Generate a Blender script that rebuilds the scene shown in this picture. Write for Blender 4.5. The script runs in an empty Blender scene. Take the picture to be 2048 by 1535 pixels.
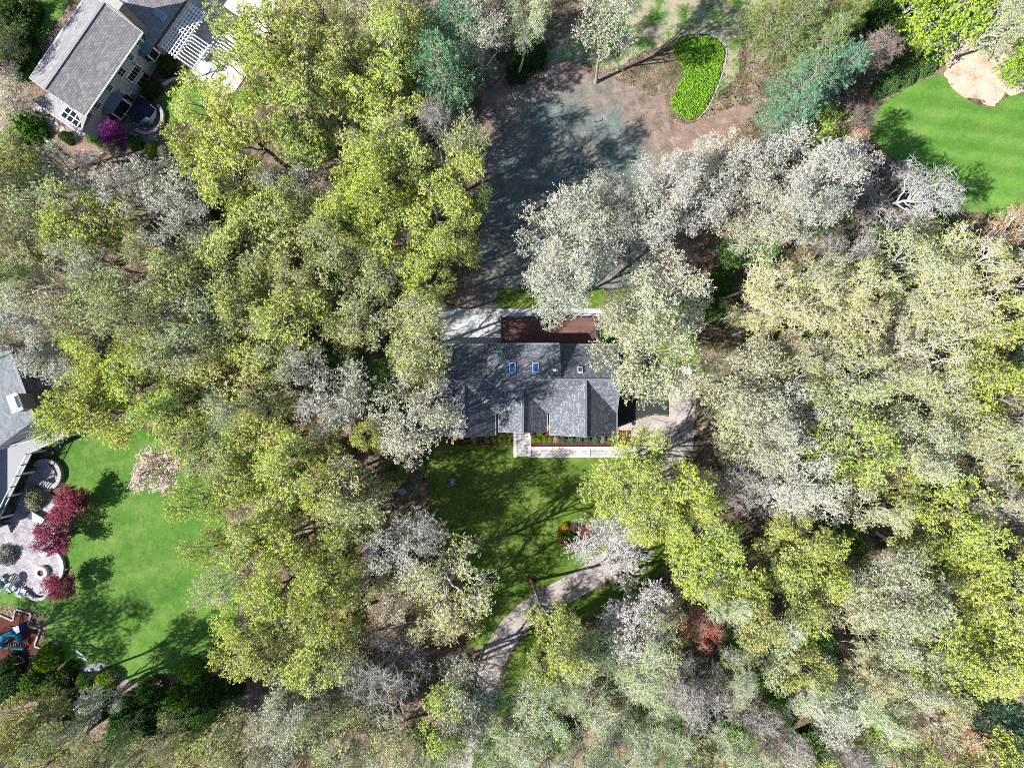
import bpy, math, random
import numpy as np
from mathutils import Vector, Matrix

# ------------------------------------------------------------------ scene, camera, sky, sun, exposure
SC = bpy.context.scene
COL = SC.collection
rng = np.random.default_rng(7)
random.seed(7)
H_CAM, FPX, CX, CY = 90.0, 1365.3, 1024.0, 767.5

cam_d = bpy.data.cameras.new('camera'); cam = bpy.data.objects.new('camera', cam_d); COL.objects.link(cam)
cam.location = (0, 0, H_CAM); cam.rotation_euler = (0, 0, 0)
cam_d.sensor_width = 36.0; cam_d.lens = 24.0; cam_d.clip_end = 1500; cam_d.clip_start = 0.5
SC.camera = cam

SUN_EL, SUN_TRAVEL = math.radians(44), math.radians(21)
wd = bpy.data.worlds.new('World'); SC.world = wd; wd.use_nodes = True
nt = wd.node_tree
sky = nt.nodes.new('ShaderNodeTexSky'); sky.sky_type = 'NISHITA'; sky.sun_disc = False
sky.sun_elevation = SUN_EL; sky.sun_rotation = math.radians(249); sky.air_density = 1.0; sky.dust_density = 0.4; sky.ozone_density = 2.5
nt.links.new(sky.outputs[0], nt.nodes['Background'].inputs[0]); nt.nodes['Background'].inputs[1].default_value = 0.085
sun_d = bpy.data.lights.new('sun', 'SUN'); sun_d.energy = 5.0; sun_d.angle = math.radians(0.55); sun_d.color = (1.0, 0.975, 0.93)
sun = bpy.data.objects.new('sun', sun_d); COL.objects.link(sun)
dv = Vector((math.cos(SUN_TRAVEL) * math.cos(SUN_EL), math.sin(SUN_TRAVEL) * math.cos(SUN_EL), -math.sin(SUN_EL)))
sun.rotation_euler = dv.to_track_quat('-Z', 'Y').to_euler(); sun.location = (-60, -25, 80)
SC.view_settings.view_transform = 'Standard'; SC.view_settings.look = 'None'
SC.view_settings.gamma = 1.0; SC.view_settings.exposure = 1.3
SC.cycles.use_denoising = False; SC.cycles.filter_width = 0.95
SC.cycles.max_bounces = 4; SC.cycles.diffuse_bounces = 2; SC.cycles.glossy_bounces = 2; SC.cycles.transmission_bounces = 3

# ------------------------------------------------------------------ helpers
def W(px, py, z=0.0):
    """A point at height z that the aerial view shows at photo position (px, py)."""
    k = (H_CAM - z) / FPX
    return Vector(((px - CX) * k, -(py - CY) * k, z))

def tag(o, label=None, cat=None, group=None, kind=None):
    if label: o['label'] = label
    if cat: o['category'] = cat
    if group: o['group'] = group
    if kind: o['kind'] = kind
    return o

def empty(name, loc=(0, 0, 0), rz=0.0):
    o = bpy.data.objects.new(name, None); COL.objects.link(o)
    o.location = loc; o.rotation_euler = (0, 0, rz); o.empty_display_size = 0.3
    return o

def link(name, me, parent=None):
    o = bpy.data.objects.new(name, me); COL.objects.link(o)
    if parent is not None: o.parent = parent
    return o

def quad_mesh(name, V, F, mats, mat_idx=None, smooth=False, tone=None):
    """V (n,3), F (m,4) arrays -> mesh made of quads."""
    me = bpy.data.meshes.new(name)
    V = np.ascontiguousarray(V, dtype=np.float32); F = np.ascontiguousarray(F, dtype=np.int32)
    k = F.shape[1]
    me.vertices.add(len(V)); me.vertices.foreach_set('co', V.ravel())
    me.loops.add(F.size); me.loops.foreach_set('vertex_index', F.ravel())
    me.polygons.add(len(F)); me.polygons.foreach_set('loop_start', np.arange(0, F.size, k, dtype=np.int32))
    for m in mats: me.materials.append(m)
    if mat_idx is not None: me.polygons.foreach_set('material_index', np.asarray(mat_idx, dtype=np.int32))
    if smooth: me.polygons.foreach_set('use_smooth', np.ones(len(F), dtype=bool))
    if tone is not None:
        a = me.attributes.new('tone', 'FLOAT', 'FACE'); a.data.foreach_set('value', np.asarray(tone, dtype=np.float32))
    me.update(calc_edges=True); me.validate()
    return me

class MB:
    """Collects boxes, prisms, bars and slabs; build() links them as one mesh object."""
    def __init__(s): s.v, s.f = [], []
    def add(s, vs, fs):
        b = len(s.v); s.v += [tuple(v) for v in vs]; s.f += [tuple(i + b for i in f) for f in fs]; return s
    def frame_box(s, c, ax, ay, az, sx, sy, sz):
        c = Vector(c); ax, ay, az = Vector(ax).normalized() * sx / 2, Vector(ay).normalized() * sy / 2, Vector(az).normalized() * sz / 2
        vs = [c + i * ax + j * ay + k * az for k in (-1, 1) for j in (-1, 1) for i in (-1, 1)]
        return s.add(vs, [(0, 2, 3, 1), (4, 5, 7, 6), (0, 1, 5, 4), (2, 6, 7, 3), (0, 4, 6, 2), (1, 3, 7, 5)])
    def box(s, x0, x1, y0, y1, z0, z1):
        return s.frame_box(((x0 + x1) / 2, (y0 + y1) / 2, (z0 + z1) / 2), (1, 0, 0), (0, 1, 0), (0, 0, 1), x1 - x0, y1 - y0, z1 - z0)
    def bar(s, a, b, w, h=None):
        a, b = Vector(a), Vector(b); d = b - a; h = h or w
        up = Vector((0, 0, 1)) if abs(d.normalized().z) < 0.95 else Vector((0, 1, 0))
        sd = d.cross(up).normalized(); u2 = sd.cross(d).normalized()
        return s.frame_box((a + b) / 2, d, sd, u2, d.length, w, h)
    def prism(s, pts, z0, z1):
        n = len(pts); vs = [(p[0], p[1], z0) for p in pts] + [(p[0], p[1], z1) for p in pts]
        area = sum(pts[i][0] * pts[(i + 1) % n][1] - pts[(i + 1) % n][0] * pts[i][1] for i in range(n))
        ids = list(range(n)) if area > 0 else list(range(n))[::-1]
        fs = [tuple(i + n for i in ids), tuple(reversed(ids))]
        for k in range(n):
            a, b = ids[k], ids[(k + 1) % n]; fs.append((a, b, b + n, a + n))
        return s.add(vs, fs)
    def slab(s, pts, t):
        """A sloping slab whose top is the polygon pts (3d), t thick downwards."""
        pts = [Vector(p) for p in pts]; n = len(pts)
        nm = Vector((0, 0, 0))
        for i in range(n): nm += pts[i].cross(pts[(i + 1) % n])
        if nm.z < 0: pts.reverse()
        vs = pts + [p - Vector((0, 0, t)) for p in pts]
        fs = [tuple(range(n)), tuple(reversed(range(n, 2 * n)))] + [(i + n, (i + 1) % n + n, (i + 1) % n, i) for i in range(n)]
        return s.add(vs, fs)
    def lathe(s, c, prof, n=20):
        """prof: list of (radius, z)"""
        c = Vector(c); vs = []; fs = []
        for r, z in prof:
            for k in range(n):
                a = 2 * math.pi * k / n; vs.append(c + Vector((r * math.cos(a), r * math.sin(a), z)))
        for i in range(len(prof) - 1):
            for k in range(n):
                fs.append((i * n + k, i * n + (k + 1) % n, (i + 1) * n + (k + 1) % n, (i + 1) * n + k))
        fs.append(tuple(reversed(range(n)))); fs.append(tuple(range((len(prof) - 1) * n, len(prof) * n)))
        return s.add(vs, fs)
    def build(s, name, mat, parent=None, smooth=False):
        me = bpy.data.meshes.new(name); me.from_pydata(s.v, [], s.f); me.materials.append(mat)
        if smooth:
            for p in me.polygons: p.use_smooth = True
        me.update(); return link(name, me, parent)

def catmull(pts, sub=6, closed=True):
    P = [np.array(p, dtype=float) for p in pts]; n = len(P); out = []
    for i in range(n if closed else n - 1):
        if closed: p0, p1, p2, p3 = P[i - 1], P[i], P[(i + 1) % n], P[(i + 2) % n]
        else: p0, p1, p2, p3 = P[max(i - 1, 0)], P[i], P[i + 1], P[min(i + 2, n - 1)]
        for k in range(sub):
            t = k / sub
            out.append(0.5 * ((2 * p1) + (-p0 + p2) * t + (2 * p0 - 5 * p1 + 4 * p2 - p3) * t * t + (-p0 + 3 * p1 - 3 * p2 + p3) * t ** 3))
    if not closed: out.append(P[-1])
    return out

def inside(poly, X, Y):
    """vectorised point in polygon, poly list of (x, y)"""
    r = np.zeros(len(X), dtype=bool); n = len(poly); j = n - 1
    for i in range(n):
        xi, yi, xj, yj = poly[i][0], poly[i][1], poly[j][0], poly[j][1]
        c = ((yi > Y) != (yj > Y)) & (X < (xj - xi) * (Y - yi) / (yj - yi + 1e-12) + xi)
        r ^= c; j = i
    return r

# ------------------------------------------------------------------ materials
MATS = {}
class NB:
    """Small node-graph builder."""
    def __init__(s, name):
        s.m = bpy.data.materials.new(name); s.m.use_nodes = True; s.t = s.m.node_tree; s.t.nodes.clear()
        s.out = s.t.nodes.new('ShaderNodeOutputMaterial'); MATS[name] = s.m
        s.co = s.t.nodes.new('ShaderNodeTexCoord')
    def n(s, typ, **kw):
        nd = s.t.nodes.new(typ)
        for k, v in kw.items(): setattr(nd, k, v)
        return nd
    def l(s, a, b): s.t.links.new(a, b)
    def pos(s, scale=(1, 1, 1), rot=0.0, obj=False):
        mp = s.n('ShaderNodeMapping'); mp.inputs['Scale'].default_value = scale; mp.inputs['Rotation'].default_value = (0, 0, rot)
        if obj: s.l(s.co.outputs['Object'], mp.inputs[0])
        else:
            g = s.n('ShaderNodeNewGeometry'); s.l(g.outputs['Position'], mp.inputs[0])
        return mp.outputs[0]
    def noise(s, vec, scale, detail=4, rough=0.55, dist=0.0):
        nd = s.n('ShaderNodeTexNoise'); nd.inputs['Scale'].default_value = scale; nd.inputs['Detail'].default_value = detail
        nd.inputs['Roughness'].default_value = rough; nd.inputs['Distortion'].default_value = dist; s.l(vec, nd.inputs['Vector']); return nd.outputs['Fac']
    def ramp(s, fac, stops):
        r = s.n('ShaderNodeValToRGB'); e = r.color_ramp.elements
        while len(e) < len(stops): e.new(0.5)
        for i, (p, c) in enumerate(stops): e[i].position = p; e[i].color = (*c, 1) if len(c) == 3 else c
        s.l(fac, r.inputs[0]); return r.outputs[0]
    def mix(s, fac, a, b, mode='MIX'):
        m = s.n('ShaderNodeMix', data_type='RGBA', blend_type=mode)
        for sock, v in ((m.inputs['Factor'], fac), (m.inputs[6], a), (m.inputs[7], b)):
            if hasattr(v, 'links'): s.l(v, sock)
            elif isinstance(v, (int, float)): sock.default_value = v
            else: sock.default_value = (*v, 1)
        return m.outputs[2]
    def math(s, op, a, b=0.0, clamp=False):
        m = s.n('ShaderNodeMath', operation=op, use_clamp=clamp)
        for sock, v in ((m.inputs[0], a), (m.inputs[1], b)):
            if hasattr(v, 'links'): s.l(v, sock)
            else: sock.default_value = v
        return m.outputs[0]
    def principled(s, col, rough=0.85, spec=0.25, bump=None, bstr=0.3, bdist=0.05, metal=0.0):
        p = s.n('ShaderNodeBsdfPrincipled')
        if hasattr(col, 'links'): s.l(col, p.inputs['Base Color'])
        else: p.inputs['Base Color'].default_value = (*col, 1)
        if hasattr(rough, 'links'): s.l(rough, p.inputs['Roughness'])
        else: p.inputs['Roughness'].default_value = rough
        p.inputs['Specular IOR Level'].default_value = spec; p.inputs['Metallic'].default_value = metal
        if bump is not None:
            b = s.n('ShaderNodeBump'); b.inputs['Strength'].default_value = bstr; b.inputs['Distance'].default_value = bdist
            s.l(bump, b.inputs['Height']); s.l(b.outputs[0], p.inputs['Normal'])
        s.l(p.outputs[0], s.out.inputs[0]); return s.m

def plain(name, col, rough=0.7, var=0.15, scale=3.0, spec=0.3, bump=0.15):
    b = NB(name); v = b.pos()
    f = b.noise(v, scale, 5, 0.6)
    c = b.mix(f, tuple(x * (1 - var) for x in col), tuple(min(1, x * (1 + var)) for x in col))
    return b.principled(c, rough, spec, f, bump, 0.02)

# forest floor: fallen leaves, humus, moss
b = NB('leaf_litter_ground'); v = b.pos()
big = b.noise(v, 0.06, 5, 0.6); mid = b.noise(v, 0.45, 5, 0.65); leaf = b.n('ShaderNodeTexVoronoi'); leaf.inputs['Scale'].default_value = 7.0; b.l(v, leaf.inputs['Vector'])
c1 = b.ramp(mid, [(0.30, (0.045, 0.033, 0.026)), (0.46, (0.115, 0.082, 0.064)), (0.60, (0.21, 0.158, 0.125)), (0.75, (0.33, 0.265, 0.22))])
lv = b.ramp(leaf.outputs['Color'], [(0.15, (0.45, 0.40, 0.38)), (0.5, (0.95, 0.92, 0.9)), (0.9, (1.25, 1.18, 1.1))])
c2 = b.mix(1.0, c1, lv, 'MULTIPLY')
moss = b.math('MULTIPLY', b.ramp(big, [(0.45, (0, 0, 0)), (0.62, (1, 1, 1))]), b.ramp(b.noise(v, 1.1, 4), [(0.48, (0, 0, 0)), (0.6, (1, 1, 1))]))
c3 = b.mix(b.math('MULTIPLY', moss, 0.7), c2, (0.055, 0.11, 0.022))
b.principled(c3, 0.95, 0.1, leaf.outputs['Distance'], 0.6, 0.08)

def grass(name, dark, light, dry, stripe=None, stripe_rot=0.0, patch=0.22, weeds=None, weeds_amt=0.0, dryamt=0.5):
    b = NB(name); v = b.pos()
    f1 = b.noise(v, patch, 6, 0.68); f2 = b.noise(v, 1.6, 6, 0.78); f3 = b.noise(v, 9.0, 4, 0.8)
    m = b.math('ADD', b.math('MULTIPLY', f1, 0.5), b.math('MULTIPLY', f2, 0.5))
    c = b.mix(b.ramp(m, [(0.36, (0, 0, 0)), (0.64, (1, 1, 1))]), dark, light)
    c = b.mix(b.math('MULTIPLY', b.ramp(b.noise(v, 0.27, 7, 0.78), [(0.46, (0, 0, 0)), (0.68, (1, 1, 1))]), dryamt), c, dry)
    if stripe:
        w = b.n('ShaderNodeTexWave'); w.bands_direction = 'Y'; w.inputs['Scale'].default_value = stripe; w.inputs['Distortion'].default_value = 2.6
        w.inputs['Detail Scale'].default_value = 0.4
        b.l(b.pos(rot=stripe_rot), w.inputs['Vector'])
        c = b.mix(1.0, c, b.ramp(w.outputs['Fac'], [(0.1, (0.86, 0.88, 0.86)), (0.9, (1.1, 1.08, 1.07))]), 'MULTIPLY')
    c = b.mix(1.0, c, b.ramp(f3, [(0.3, (0.62, 0.64, 0.6)), (0.7, (1.3, 1.28, 1.25))]), 'MULTIPLY')
    sp = b.n('ShaderNodeTexVoronoi'); sp.inputs['Scale'].default_value = 1.3; b.l(v, sp.inputs['Vector'])
    c = b.mix(b.math('MULTIPLY', b.ramp(sp.outputs['Distance'], [(0.05, (1, 1, 1)), (0.11, (0, 0, 0))]), b.ramp(b.noise(v, 0.35, 3), [(0.5, (0, 0, 0)), (0.6, (0.8, 0.8, 0.8))])), c, (0.30, 0.32, 0.16))
    if weeds:
        c = b.mix(b.math('MULTIPLY', b.ramp(b.noise(v, 0.55, 6, 0.75), [(0.44, (0, 0, 0)), (0.56, (1, 1, 1))]), weeds_amt), c, weeds)
    return b.principled(c, 0.9, 0.12, f3, 0.8, 0.08)
grass('front_turf', (0.032, 0.070, 0.008), (0.10, 0.165, 0.022), (0.20, 0.225, 0.06), patch=0.3, dryamt=0.65)
grass('neighbour_turf', (0.036, 0.098, 0.012), (0.085, 0.175, 0.028), (0.16, 0.215, 0.06), patch=0.13, dryamt=0.7)
grass('striped_turf', (0.055, 0.14, 0.018), (0.10, 0.215, 0.035), (0.20, 0.25, 0.085), stripe=0.12, stripe_rot=math.radians(8), patch=0.13, dryamt=0.35)
grass('rough_turf', (0.035, 0.10, 0.012), (0.075, 0.17, 0.026), (0.24, 0.20, 0.13), patch=0.2, weeds=(0.30, 0.245, 0.18), weeds_amt=0.85)

b = NB('hydroseeded_soil'); v = b.pos()
f = b.noise(v, 0.42, 7, 0.75); g = b.noise(v, 4.0, 4, 0.75); t = b.noise(v, 0.16, 4, 0.6)
c = b.ramp(f, [(0.30, (0.06, 0.062, 0.058)), (0.5, (0.125, 0.122, 0.108)), (0.68, (0.235, 0.212, 0.178))])
c = b.mix(b.ramp(t, [(0.42, (0, 0, 0)), (0.62, (0.6, 0.6, 0.6))]), c, (0.075, 0.13, 0.128))
c = b.mix(1.0, c, b.ramp(g, [(0.3, (0.7, 0.7, 0.7)), (0.7, (1.25, 1.25, 1.25))]), 'MULTIPLY')
ctr = W(1140, 430); sub_ = b.n('ShaderNodeVectorMath', operation='SUBTRACT'); b.l(b.pos(), sub_.inputs[0]); sub_.inputs[1].default_value = (ctr.x, ctr.y, 0.03)
dv_ = b.n('ShaderNodeVectorMath', operation='DIVIDE'); b.l(sub_.outputs[0], dv_.inputs[0]); dv_.inputs[1].default_value = (13.2, 19.0, 1000.0)
mx_ = b.n('ShaderNodeVectorMath', operation='MAXIMUM'); b.l(dv_.outputs[0], mx_.inputs[0]); mx_.inputs[1].default_value = (-1.5, 0.0, -1.0)
ln_ = b.n('ShaderNodeVectorMath', operation='LENGTH'); b.l(mx_.outputs[0], ln_.inputs[0])
ed = b.math('ADD', ln_.outputs['Value'], b.math('MULTIPLY', b.math('SUBTRACT', b.noise(v, 0.5, 7, 0.75), 0.5), 0.75))
ge = b.mix(1.0, b.ramp(b.noise(v, 0.6, 5, 0.7), [(0.3, (0.09, 0.066, 0.054)), (0.55, (0.20, 0.15, 0.125)), (0.75, (0.33, 0.265, 0.22))]), b.ramp(b.noise(v, 6, 3, 0.7), [(0.3, (0.6, 0.6, 0.6)), (0.7, (1.3, 1.3, 1.3))]), 'MULTIPLY')
c = b.mix(b.ramp(ed, [(0.80, (0, 0, 0)), (1.06, (1, 1, 1))]), c, ge)
b.principled(c, 0.95, 0.1, g, 0.7, 0.06)
b = NB('bare_soil'); v = b.pos(); f = b.noise(v, 0.7, 6, 0.7); g = b.noise(v, 7, 3, 0.7)
c = b.mix(1.0, b.ramp(f, [(0.3, (0.13, 0.085, 0.068)), (0.6, (0.235, 0.165, 0.135)), (0.75, (0.34, 0.26, 0.21))]), b.ramp(g, [(0.3, (0.6, 0.6, 0.6)), (0.7, (1.25, 1.25, 1.25))]), 'MULTIPLY')
b.principled(c, 0.95, 0.1, g, 0.8, 0.08)
b = NB('dry_ground'); v = b.pos(); f = b.noise(v, 0.6, 6, 0.7); g = b.noise(v, 6, 3, 0.7)
c = b.ramp(f, [(0.32, (0.20, 0.19, 0.10)), (0.45, (0.37, 0.29, 0.215)), (0.65, (0.50, 0.415, 0.33))])
c = b.mix(1.0, c, b.ramp(g, [(0.3, (0.7, 0.7, 0.7)), (0.7, (1.2, 1.2, 1.2))]), 'MULTIPLY')
b.principled(c, 0.95, 0.1, g, 0.7, 0.06)
b = NB('red_mulch'); v = b.pos(); g = b.noise(v, 9, 4, 0.75); f = b.noise(v, 0.8, 3)
c = b.mix(f, (0.045, 0.016, 0.012), (0.10, 0.036, 0.026)); c = b.mix(1.0, c, b.ramp(g, [(0.3, (0.45, 0.45, 0.45)), (0.7, (1.7, 1.6, 1.5))]), 'MULTIPLY')
b.principled(c, 0.95, 0.1, g, 1.0, 0.08)
b = NB('old_asphalt'); v = b.pos(); g = b.noise(v, 12, 4, 0.75); f = b.noise(v, 0.5, 6, 0.7)
c = b.ramp(f, [(0.3, (0.19, 0.165, 0.15)), (0.5, (0.27, 0.24, 0.22)), (0.62, (0.33, 0.295, 0.27)), (0.8, (0.39, 0.355, 0.325))]); c = b.mix(1.0, c, b.ramp(g, [(0.3, (0.75, 0.75, 0.75)), (0.7, (1.2, 1.2, 1.2))]), 'MULTIPLY')
vc = b.n('ShaderNodeTexVoronoi', feature='DISTANCE_TO_EDGE'); vc.inputs['Scale'].default_value = 0.33
wv = b.n('ShaderNodeVectorMath', operation='ADD'); nz = b.n('ShaderNodeTexNoise'); nz.inputs['Scale'].default_value = 0.9; b.l(v, nz.inputs['Vector']); b.l(v, wv.inputs[0]); b.l(nz.outputs['Color'], wv.inputs[1]); b.l(wv.outputs[0], vc.inputs['Vector'])
c = b.mix(b.ramp(vc.outputs['Distance'], [(0.006, (0.75, 0.75, 0.75)), (0.016, (0, 0, 0))]), c, (0.07, 0.06, 0.055))
b.principled(c, 0.9, 0.2, g, 0.4, 0.02)
b = NB('new_asphalt'); v = b.pos(); g = b.noise(v, 12, 4, 0.75); f = b.noise(v, 0.35, 5, 0.6)
c = b.mix(f, (0.014, 0.017, 0.017), (0.028, 0.031, 0.030)); c = b.mix(1.0, c, b.ramp(g, [(0.3, (0.8, 0.8, 0.8)), (0.7, (1.2, 1.2, 1.2))]), 'MULTIPLY')
b.principled(c, 0.85, 0.3, g, 0.4, 0.02)
b = NB('concrete'); v = b.pos(); g = b.noise(v, 6, 5, 0.7); f = b.noise(v, 0.4, 4)
c = b.mix(f, (0.32, 0.32, 0.32), (0.44, 0.435, 0.43)); c = b.mix(1.0, c, b.ramp(g, [(0.3, (0.9, 0.9, 0.9)), (0.7, (1.08, 1.08, 1.08))]), 'MULTIPLY')
b.principled(c, 0.85, 0.2, g, 0.2, 0.01)

def bricky(name, c1, c2, mortar, w, h, rot=0.0, msize=0.02, dirt=0.25, bias=0.0):
    b = NB(name); v = b.pos(rot=rot)
    br = b.n('ShaderNodeTexBrick'); br.inputs['Color1'].default_value = (*c1, 1); br.inputs['Color2'].default_value = (*c2, 1); br.inputs['Mortar'].default_value = (*mortar, 1)
    br.inputs['Scale'].default_value = 1.0; br.inputs['Mortar Size'].default_value = msize; br.inputs['Brick Width'].default_value = w; br.inputs['Row Height'].default_value = h
    br.inputs['Bias'].default_value = bias; b.l(v, br.inputs['Vector'])
    f = b.noise(v, 0.7, 5, 0.65)
    c = b.mix(1.0, br.outputs['Color'], b.ramp(f, [(0.3, (1 - dirt,) * 3), (0.7, (1 + dirt,) * 3)]), 'MULTIPLY')
    return b.principled(c, 0.85, 0.2, br.outputs['Fac'], 0.5, -0.02)
bricky('grey_pavers', (0.30, 0.29, 0.28), (0.42, 0.41, 0.40), (0.16, 0.15, 0.14), 0.42, 0.2, msize=0.018)
bricky('mauve_pavers', (0.22, 0.20, 0.215), (0.32, 0.30, 0.31), (0.15, 0.135, 0.14), 0.5, 0.32, rot=0.4, msize=0.02, dirt=0.3)
bricky('cream_pavers', (0.50, 0.44, 0.36), (0.62, 0.56, 0.47), (0.38, 0.33, 0.27), 0.7, 0.7, rot=1.0, msize=0.02)

def shingle(name, lo, hi, spark, course=0.16, tab=0.32, dirs='X', rot=0.0, sparkamt=0.5):
    """asphalt roof shingles; courses run along x or y of the (rotated) ground axes"""
    b = NB(name); v = b.pos(rot=rot)
    if dirs == 'Y':
        sp = b.n('ShaderNodeSeparateXYZ'); b.l(v, sp.inputs[0]); cb = b.n('ShaderNodeCombineXYZ')
        b.l(sp.outputs[1], cb.inputs[0]); b.l(sp.outputs[0], cb.inputs[1]); v = cb.outputs[0]
    br = b.n('ShaderNodeTexBrick'); br.inputs['Color1'].default_value = (*lo, 1); br.inputs['Color2'].default_value = (*hi, 1)
    br.inputs['Mortar'].default_value = tuple(x * 0.5 for x in lo) + (1,); br.inputs['Scale'].default_value = 1.0
    br.inputs['Mortar Size'].default_value = 0.012; br.inputs['Brick Width'].default_value = tab; br.inputs['Row Height'].default_value = course; b.l(v, br.inputs['Vector'])
    f = b.noise(v, 2.4, 4, 0.85); big = b.noise(v, 0.35, 4, 0.6)
    br2 = b.n('ShaderNodeTexBrick'); br2.inputs['Color1'].default_value = (0, 0, 0, 1); br2.inputs['Color2'].default_value = (1, 1, 1, 1); br2.inputs['Mortar'].default_value = (0, 0, 0, 1)
    br2.inputs['Scale'].default_value = 1.0; br2.inputs['Mortar Size'].default_value = 0.0; br2.inputs['Brick Width'].default_value = tab * 0.9; br2.inputs['Row Height'].default_value = course; b.l(v, br2.inputs['Vector'])
    c = b.mix(b.math('MULTIPLY', b.ramp(br2.outputs['Color'], [(0.72, (0, 0, 0)), (0.85, (1, 1, 1))]), sparkamt), br.outputs['Color'], spark)
    c = b.mix(1.0, c, b.ramp(f, [(0.3, (0.8, 0.8, 0.8)), (0.7, (1.2, 1.2, 1.2))]), 'MULTIPLY')
    c = b.mix(1.0, c, b.ramp(big, [(0.3, (0.9, 0.9, 0.92)), (0.7, (1.1, 1.1, 1.08))]), 'MULTIPLY')
    return b.principled(c, 0.8, 0.25, br.outputs['Fac'], 0.6, -0.02)
shingle('charcoal_shingle_x', (0.085, 0.092, 0.110), (0.135, 0.145, 0.165), (0.27, 0.28, 0.31), course=0.14, tab=0.24)
shingle('charcoal_shingle_y', (0.085, 0.092, 0.110), (0.135, 0.145, 0.165), (0.27, 0.28, 0.31), course=0.14, tab=0.24, dirs='Y')

plain('white_paint', (0.72, 0.72, 0.72), 0.5, 0.06); plain('trim_grey', (0.42, 0.42, 0.43), 0.6, 0.08)
plain('gutter_white', (0.62, 0.63, 0.65), 0.4, 0.05); plain('siding_pale', (0.50, 0.50, 0.49), 0.7, 0.06)
plain('siding_bluegrey', (0.40, 0.42, 0.44), 0.7, 0.07); plain('chimney_stone', (0.22, 0.20, 0.17), 0.9, 0.45, 2.5)
plain('stone_light', (0.44, 0.43, 0.41), 0.9, 0.2, 2.0); plain('stone_grey', (0.27, 0.26, 0.25), 0.9, 0.3, 2.5)
plain('roof_cap', (0.10, 0.108, 0.125), 0.8, 0.2); plain('roof_cap_warm', (0.19, 0.18, 0.183), 0.8, 0.2); plain('house_gutter', (0.24, 0.245, 0.26), 0.5, 0.1)
plain('black_metal', (0.02, 0.02, 0.022), 0.4, 0.2); plain('dark_net', (0.012, 0.017, 0.035), 0.6, 0.3)
plain('bluegrey_metal', (0.10, 0.12, 0.16), 0.45, 0.1); plain('tan_vinyl', (0.48, 0.42, 0.36), 0.7, 0.08)
plain('composite_decking', (0.21, 0.205, 0.215), 0.7, 0.12); plain('white_resin', (0.75, 0.75, 0.74), 0.45, 0.04)
plain('red_lava', (0.12, 0.035, 0.02), 0.9, 0.5, 8); plain('slide_teal', (0.012, 0.16, 0.24), 0.35, 0.1)
plain('slide_blue', (0.015, 0.06, 0.30), 0.35, 0.1); plain('aged_timber', (0.16, 0.13, 0.11), 0.85, 0.25, 4); plain('log_bark', (0.46, 0.44, 0.41), 0.9, 0.35, 3)
plain('patio_dark', (0.16, 0.15, 0.16), 0.8, 0.25, 1.2); plain('canvas_cream', (0.62, 0.60, 0.55), 0.8, 0.06)
plain('green_canvas', (0.03, 0.10, 0.09), 0.8, 0.1); plain('orange_toy', (0.7, 0.16, 0.04), 0.5, 0.05); plain('yellow_toy', (0.7, 0.55, 0.03), 0.5, 0.05); plain('green_toy', (0.04, 0.45, 0.06), 0.5, 0.05)
b = NB('deck_boards'); v = b.pos(); w = b.n('ShaderNodeTexWave'); w.bands_direction = 'Y'; w.wave_profile = 'SAW'; w.inputs['Scale'].default_value = 1.1; b.l(v, w.inputs['Vector'])
c = b.mix(b.noise(v, 0.9, 4), (0.095, 0.042, 0.036), (0.16, 0.075, 0.062)); c = b.mix(1.0, c, b.ramp(w.outputs['Fac'], [(0.0, (0.35, 0.35, 0.35)), (0.12, (1, 1, 1))]), 'MULTIPLY')
b.principled(c, 0.7, 0.3)
def glass(name, col, rough=0.12, spec=0.6):
    b = NB(name); f = b.noise(b.pos(), 0.9, 3)
    return b.principled(b.mix(f, tuple(x * 0.7 for x in col), tuple(x * 1.3 for x in col)), rough, spec)
glass('window_glass', (0.016, 0.018, 0.022)); glass('skylight_blue', (0.010, 0.075, 0.36), 0.25, 0.4); glass('skylight_pale', (0.16, 0.25, 0.33), 0.2, 0.5); glass('skylight_dark', (0.05, 0.06, 0.07))

# leaves and bark take their tint from the object's own colour, so copies can share one mesh
def leaf_mat(name, trans=0.38, vary=0.5):
    b = NB(name); oi = b.n('ShaderNodeObjectInfo'); at = b.n('ShaderNodeAttribute', attribute_name='tone')
    k = b.ramp(at.outputs['Fac'], [(0.0, (1 - vary,) * 3), (0.5, (1, 1, 1)), (1.0, (1 + vary, 1 + vary * 0.92, 1 + vary * 0.7))])
    c = b.mix(1.0, oi.outputs['Color'], k, 'MULTIPLY')
    d = b.n('ShaderNodeBsdfDiffuse'); tr = b.n('ShaderNodeBsdfTranslucent'); mx = b.n('ShaderNodeMixShader'); mx.inputs[0].default_value = trans
    b.l(c, d.inputs[0]); b.l(c, tr.inputs[0]); b.l(d.outputs[0], mx.inputs[1]); b.l(tr.outputs[0], mx.inputs[2]); b.l(mx.outputs[0], b.out.inputs[0])
    return b.m
M_LEAF = leaf_mat('spring_leaf', 0.27); M_NEEDLE = leaf_mat('needle_leaf', 0.2, 0.55)
b = NB('tree_bark'); oi = b.n('ShaderNodeObjectInfo'); f = b.noise(b.pos((1, 1, 0.35), obj=True), 5, 5, 0.7)
b.principled(b.mix(1.0, oi.outputs['Color'], b.ramp(f, [(0.3, (0.6, 0.58, 0.56)), (0.7, (1.25, 1.25, 1.25))]), 'MULTIPLY'), 0.9, 0.15); M_BARK = b.m

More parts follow.
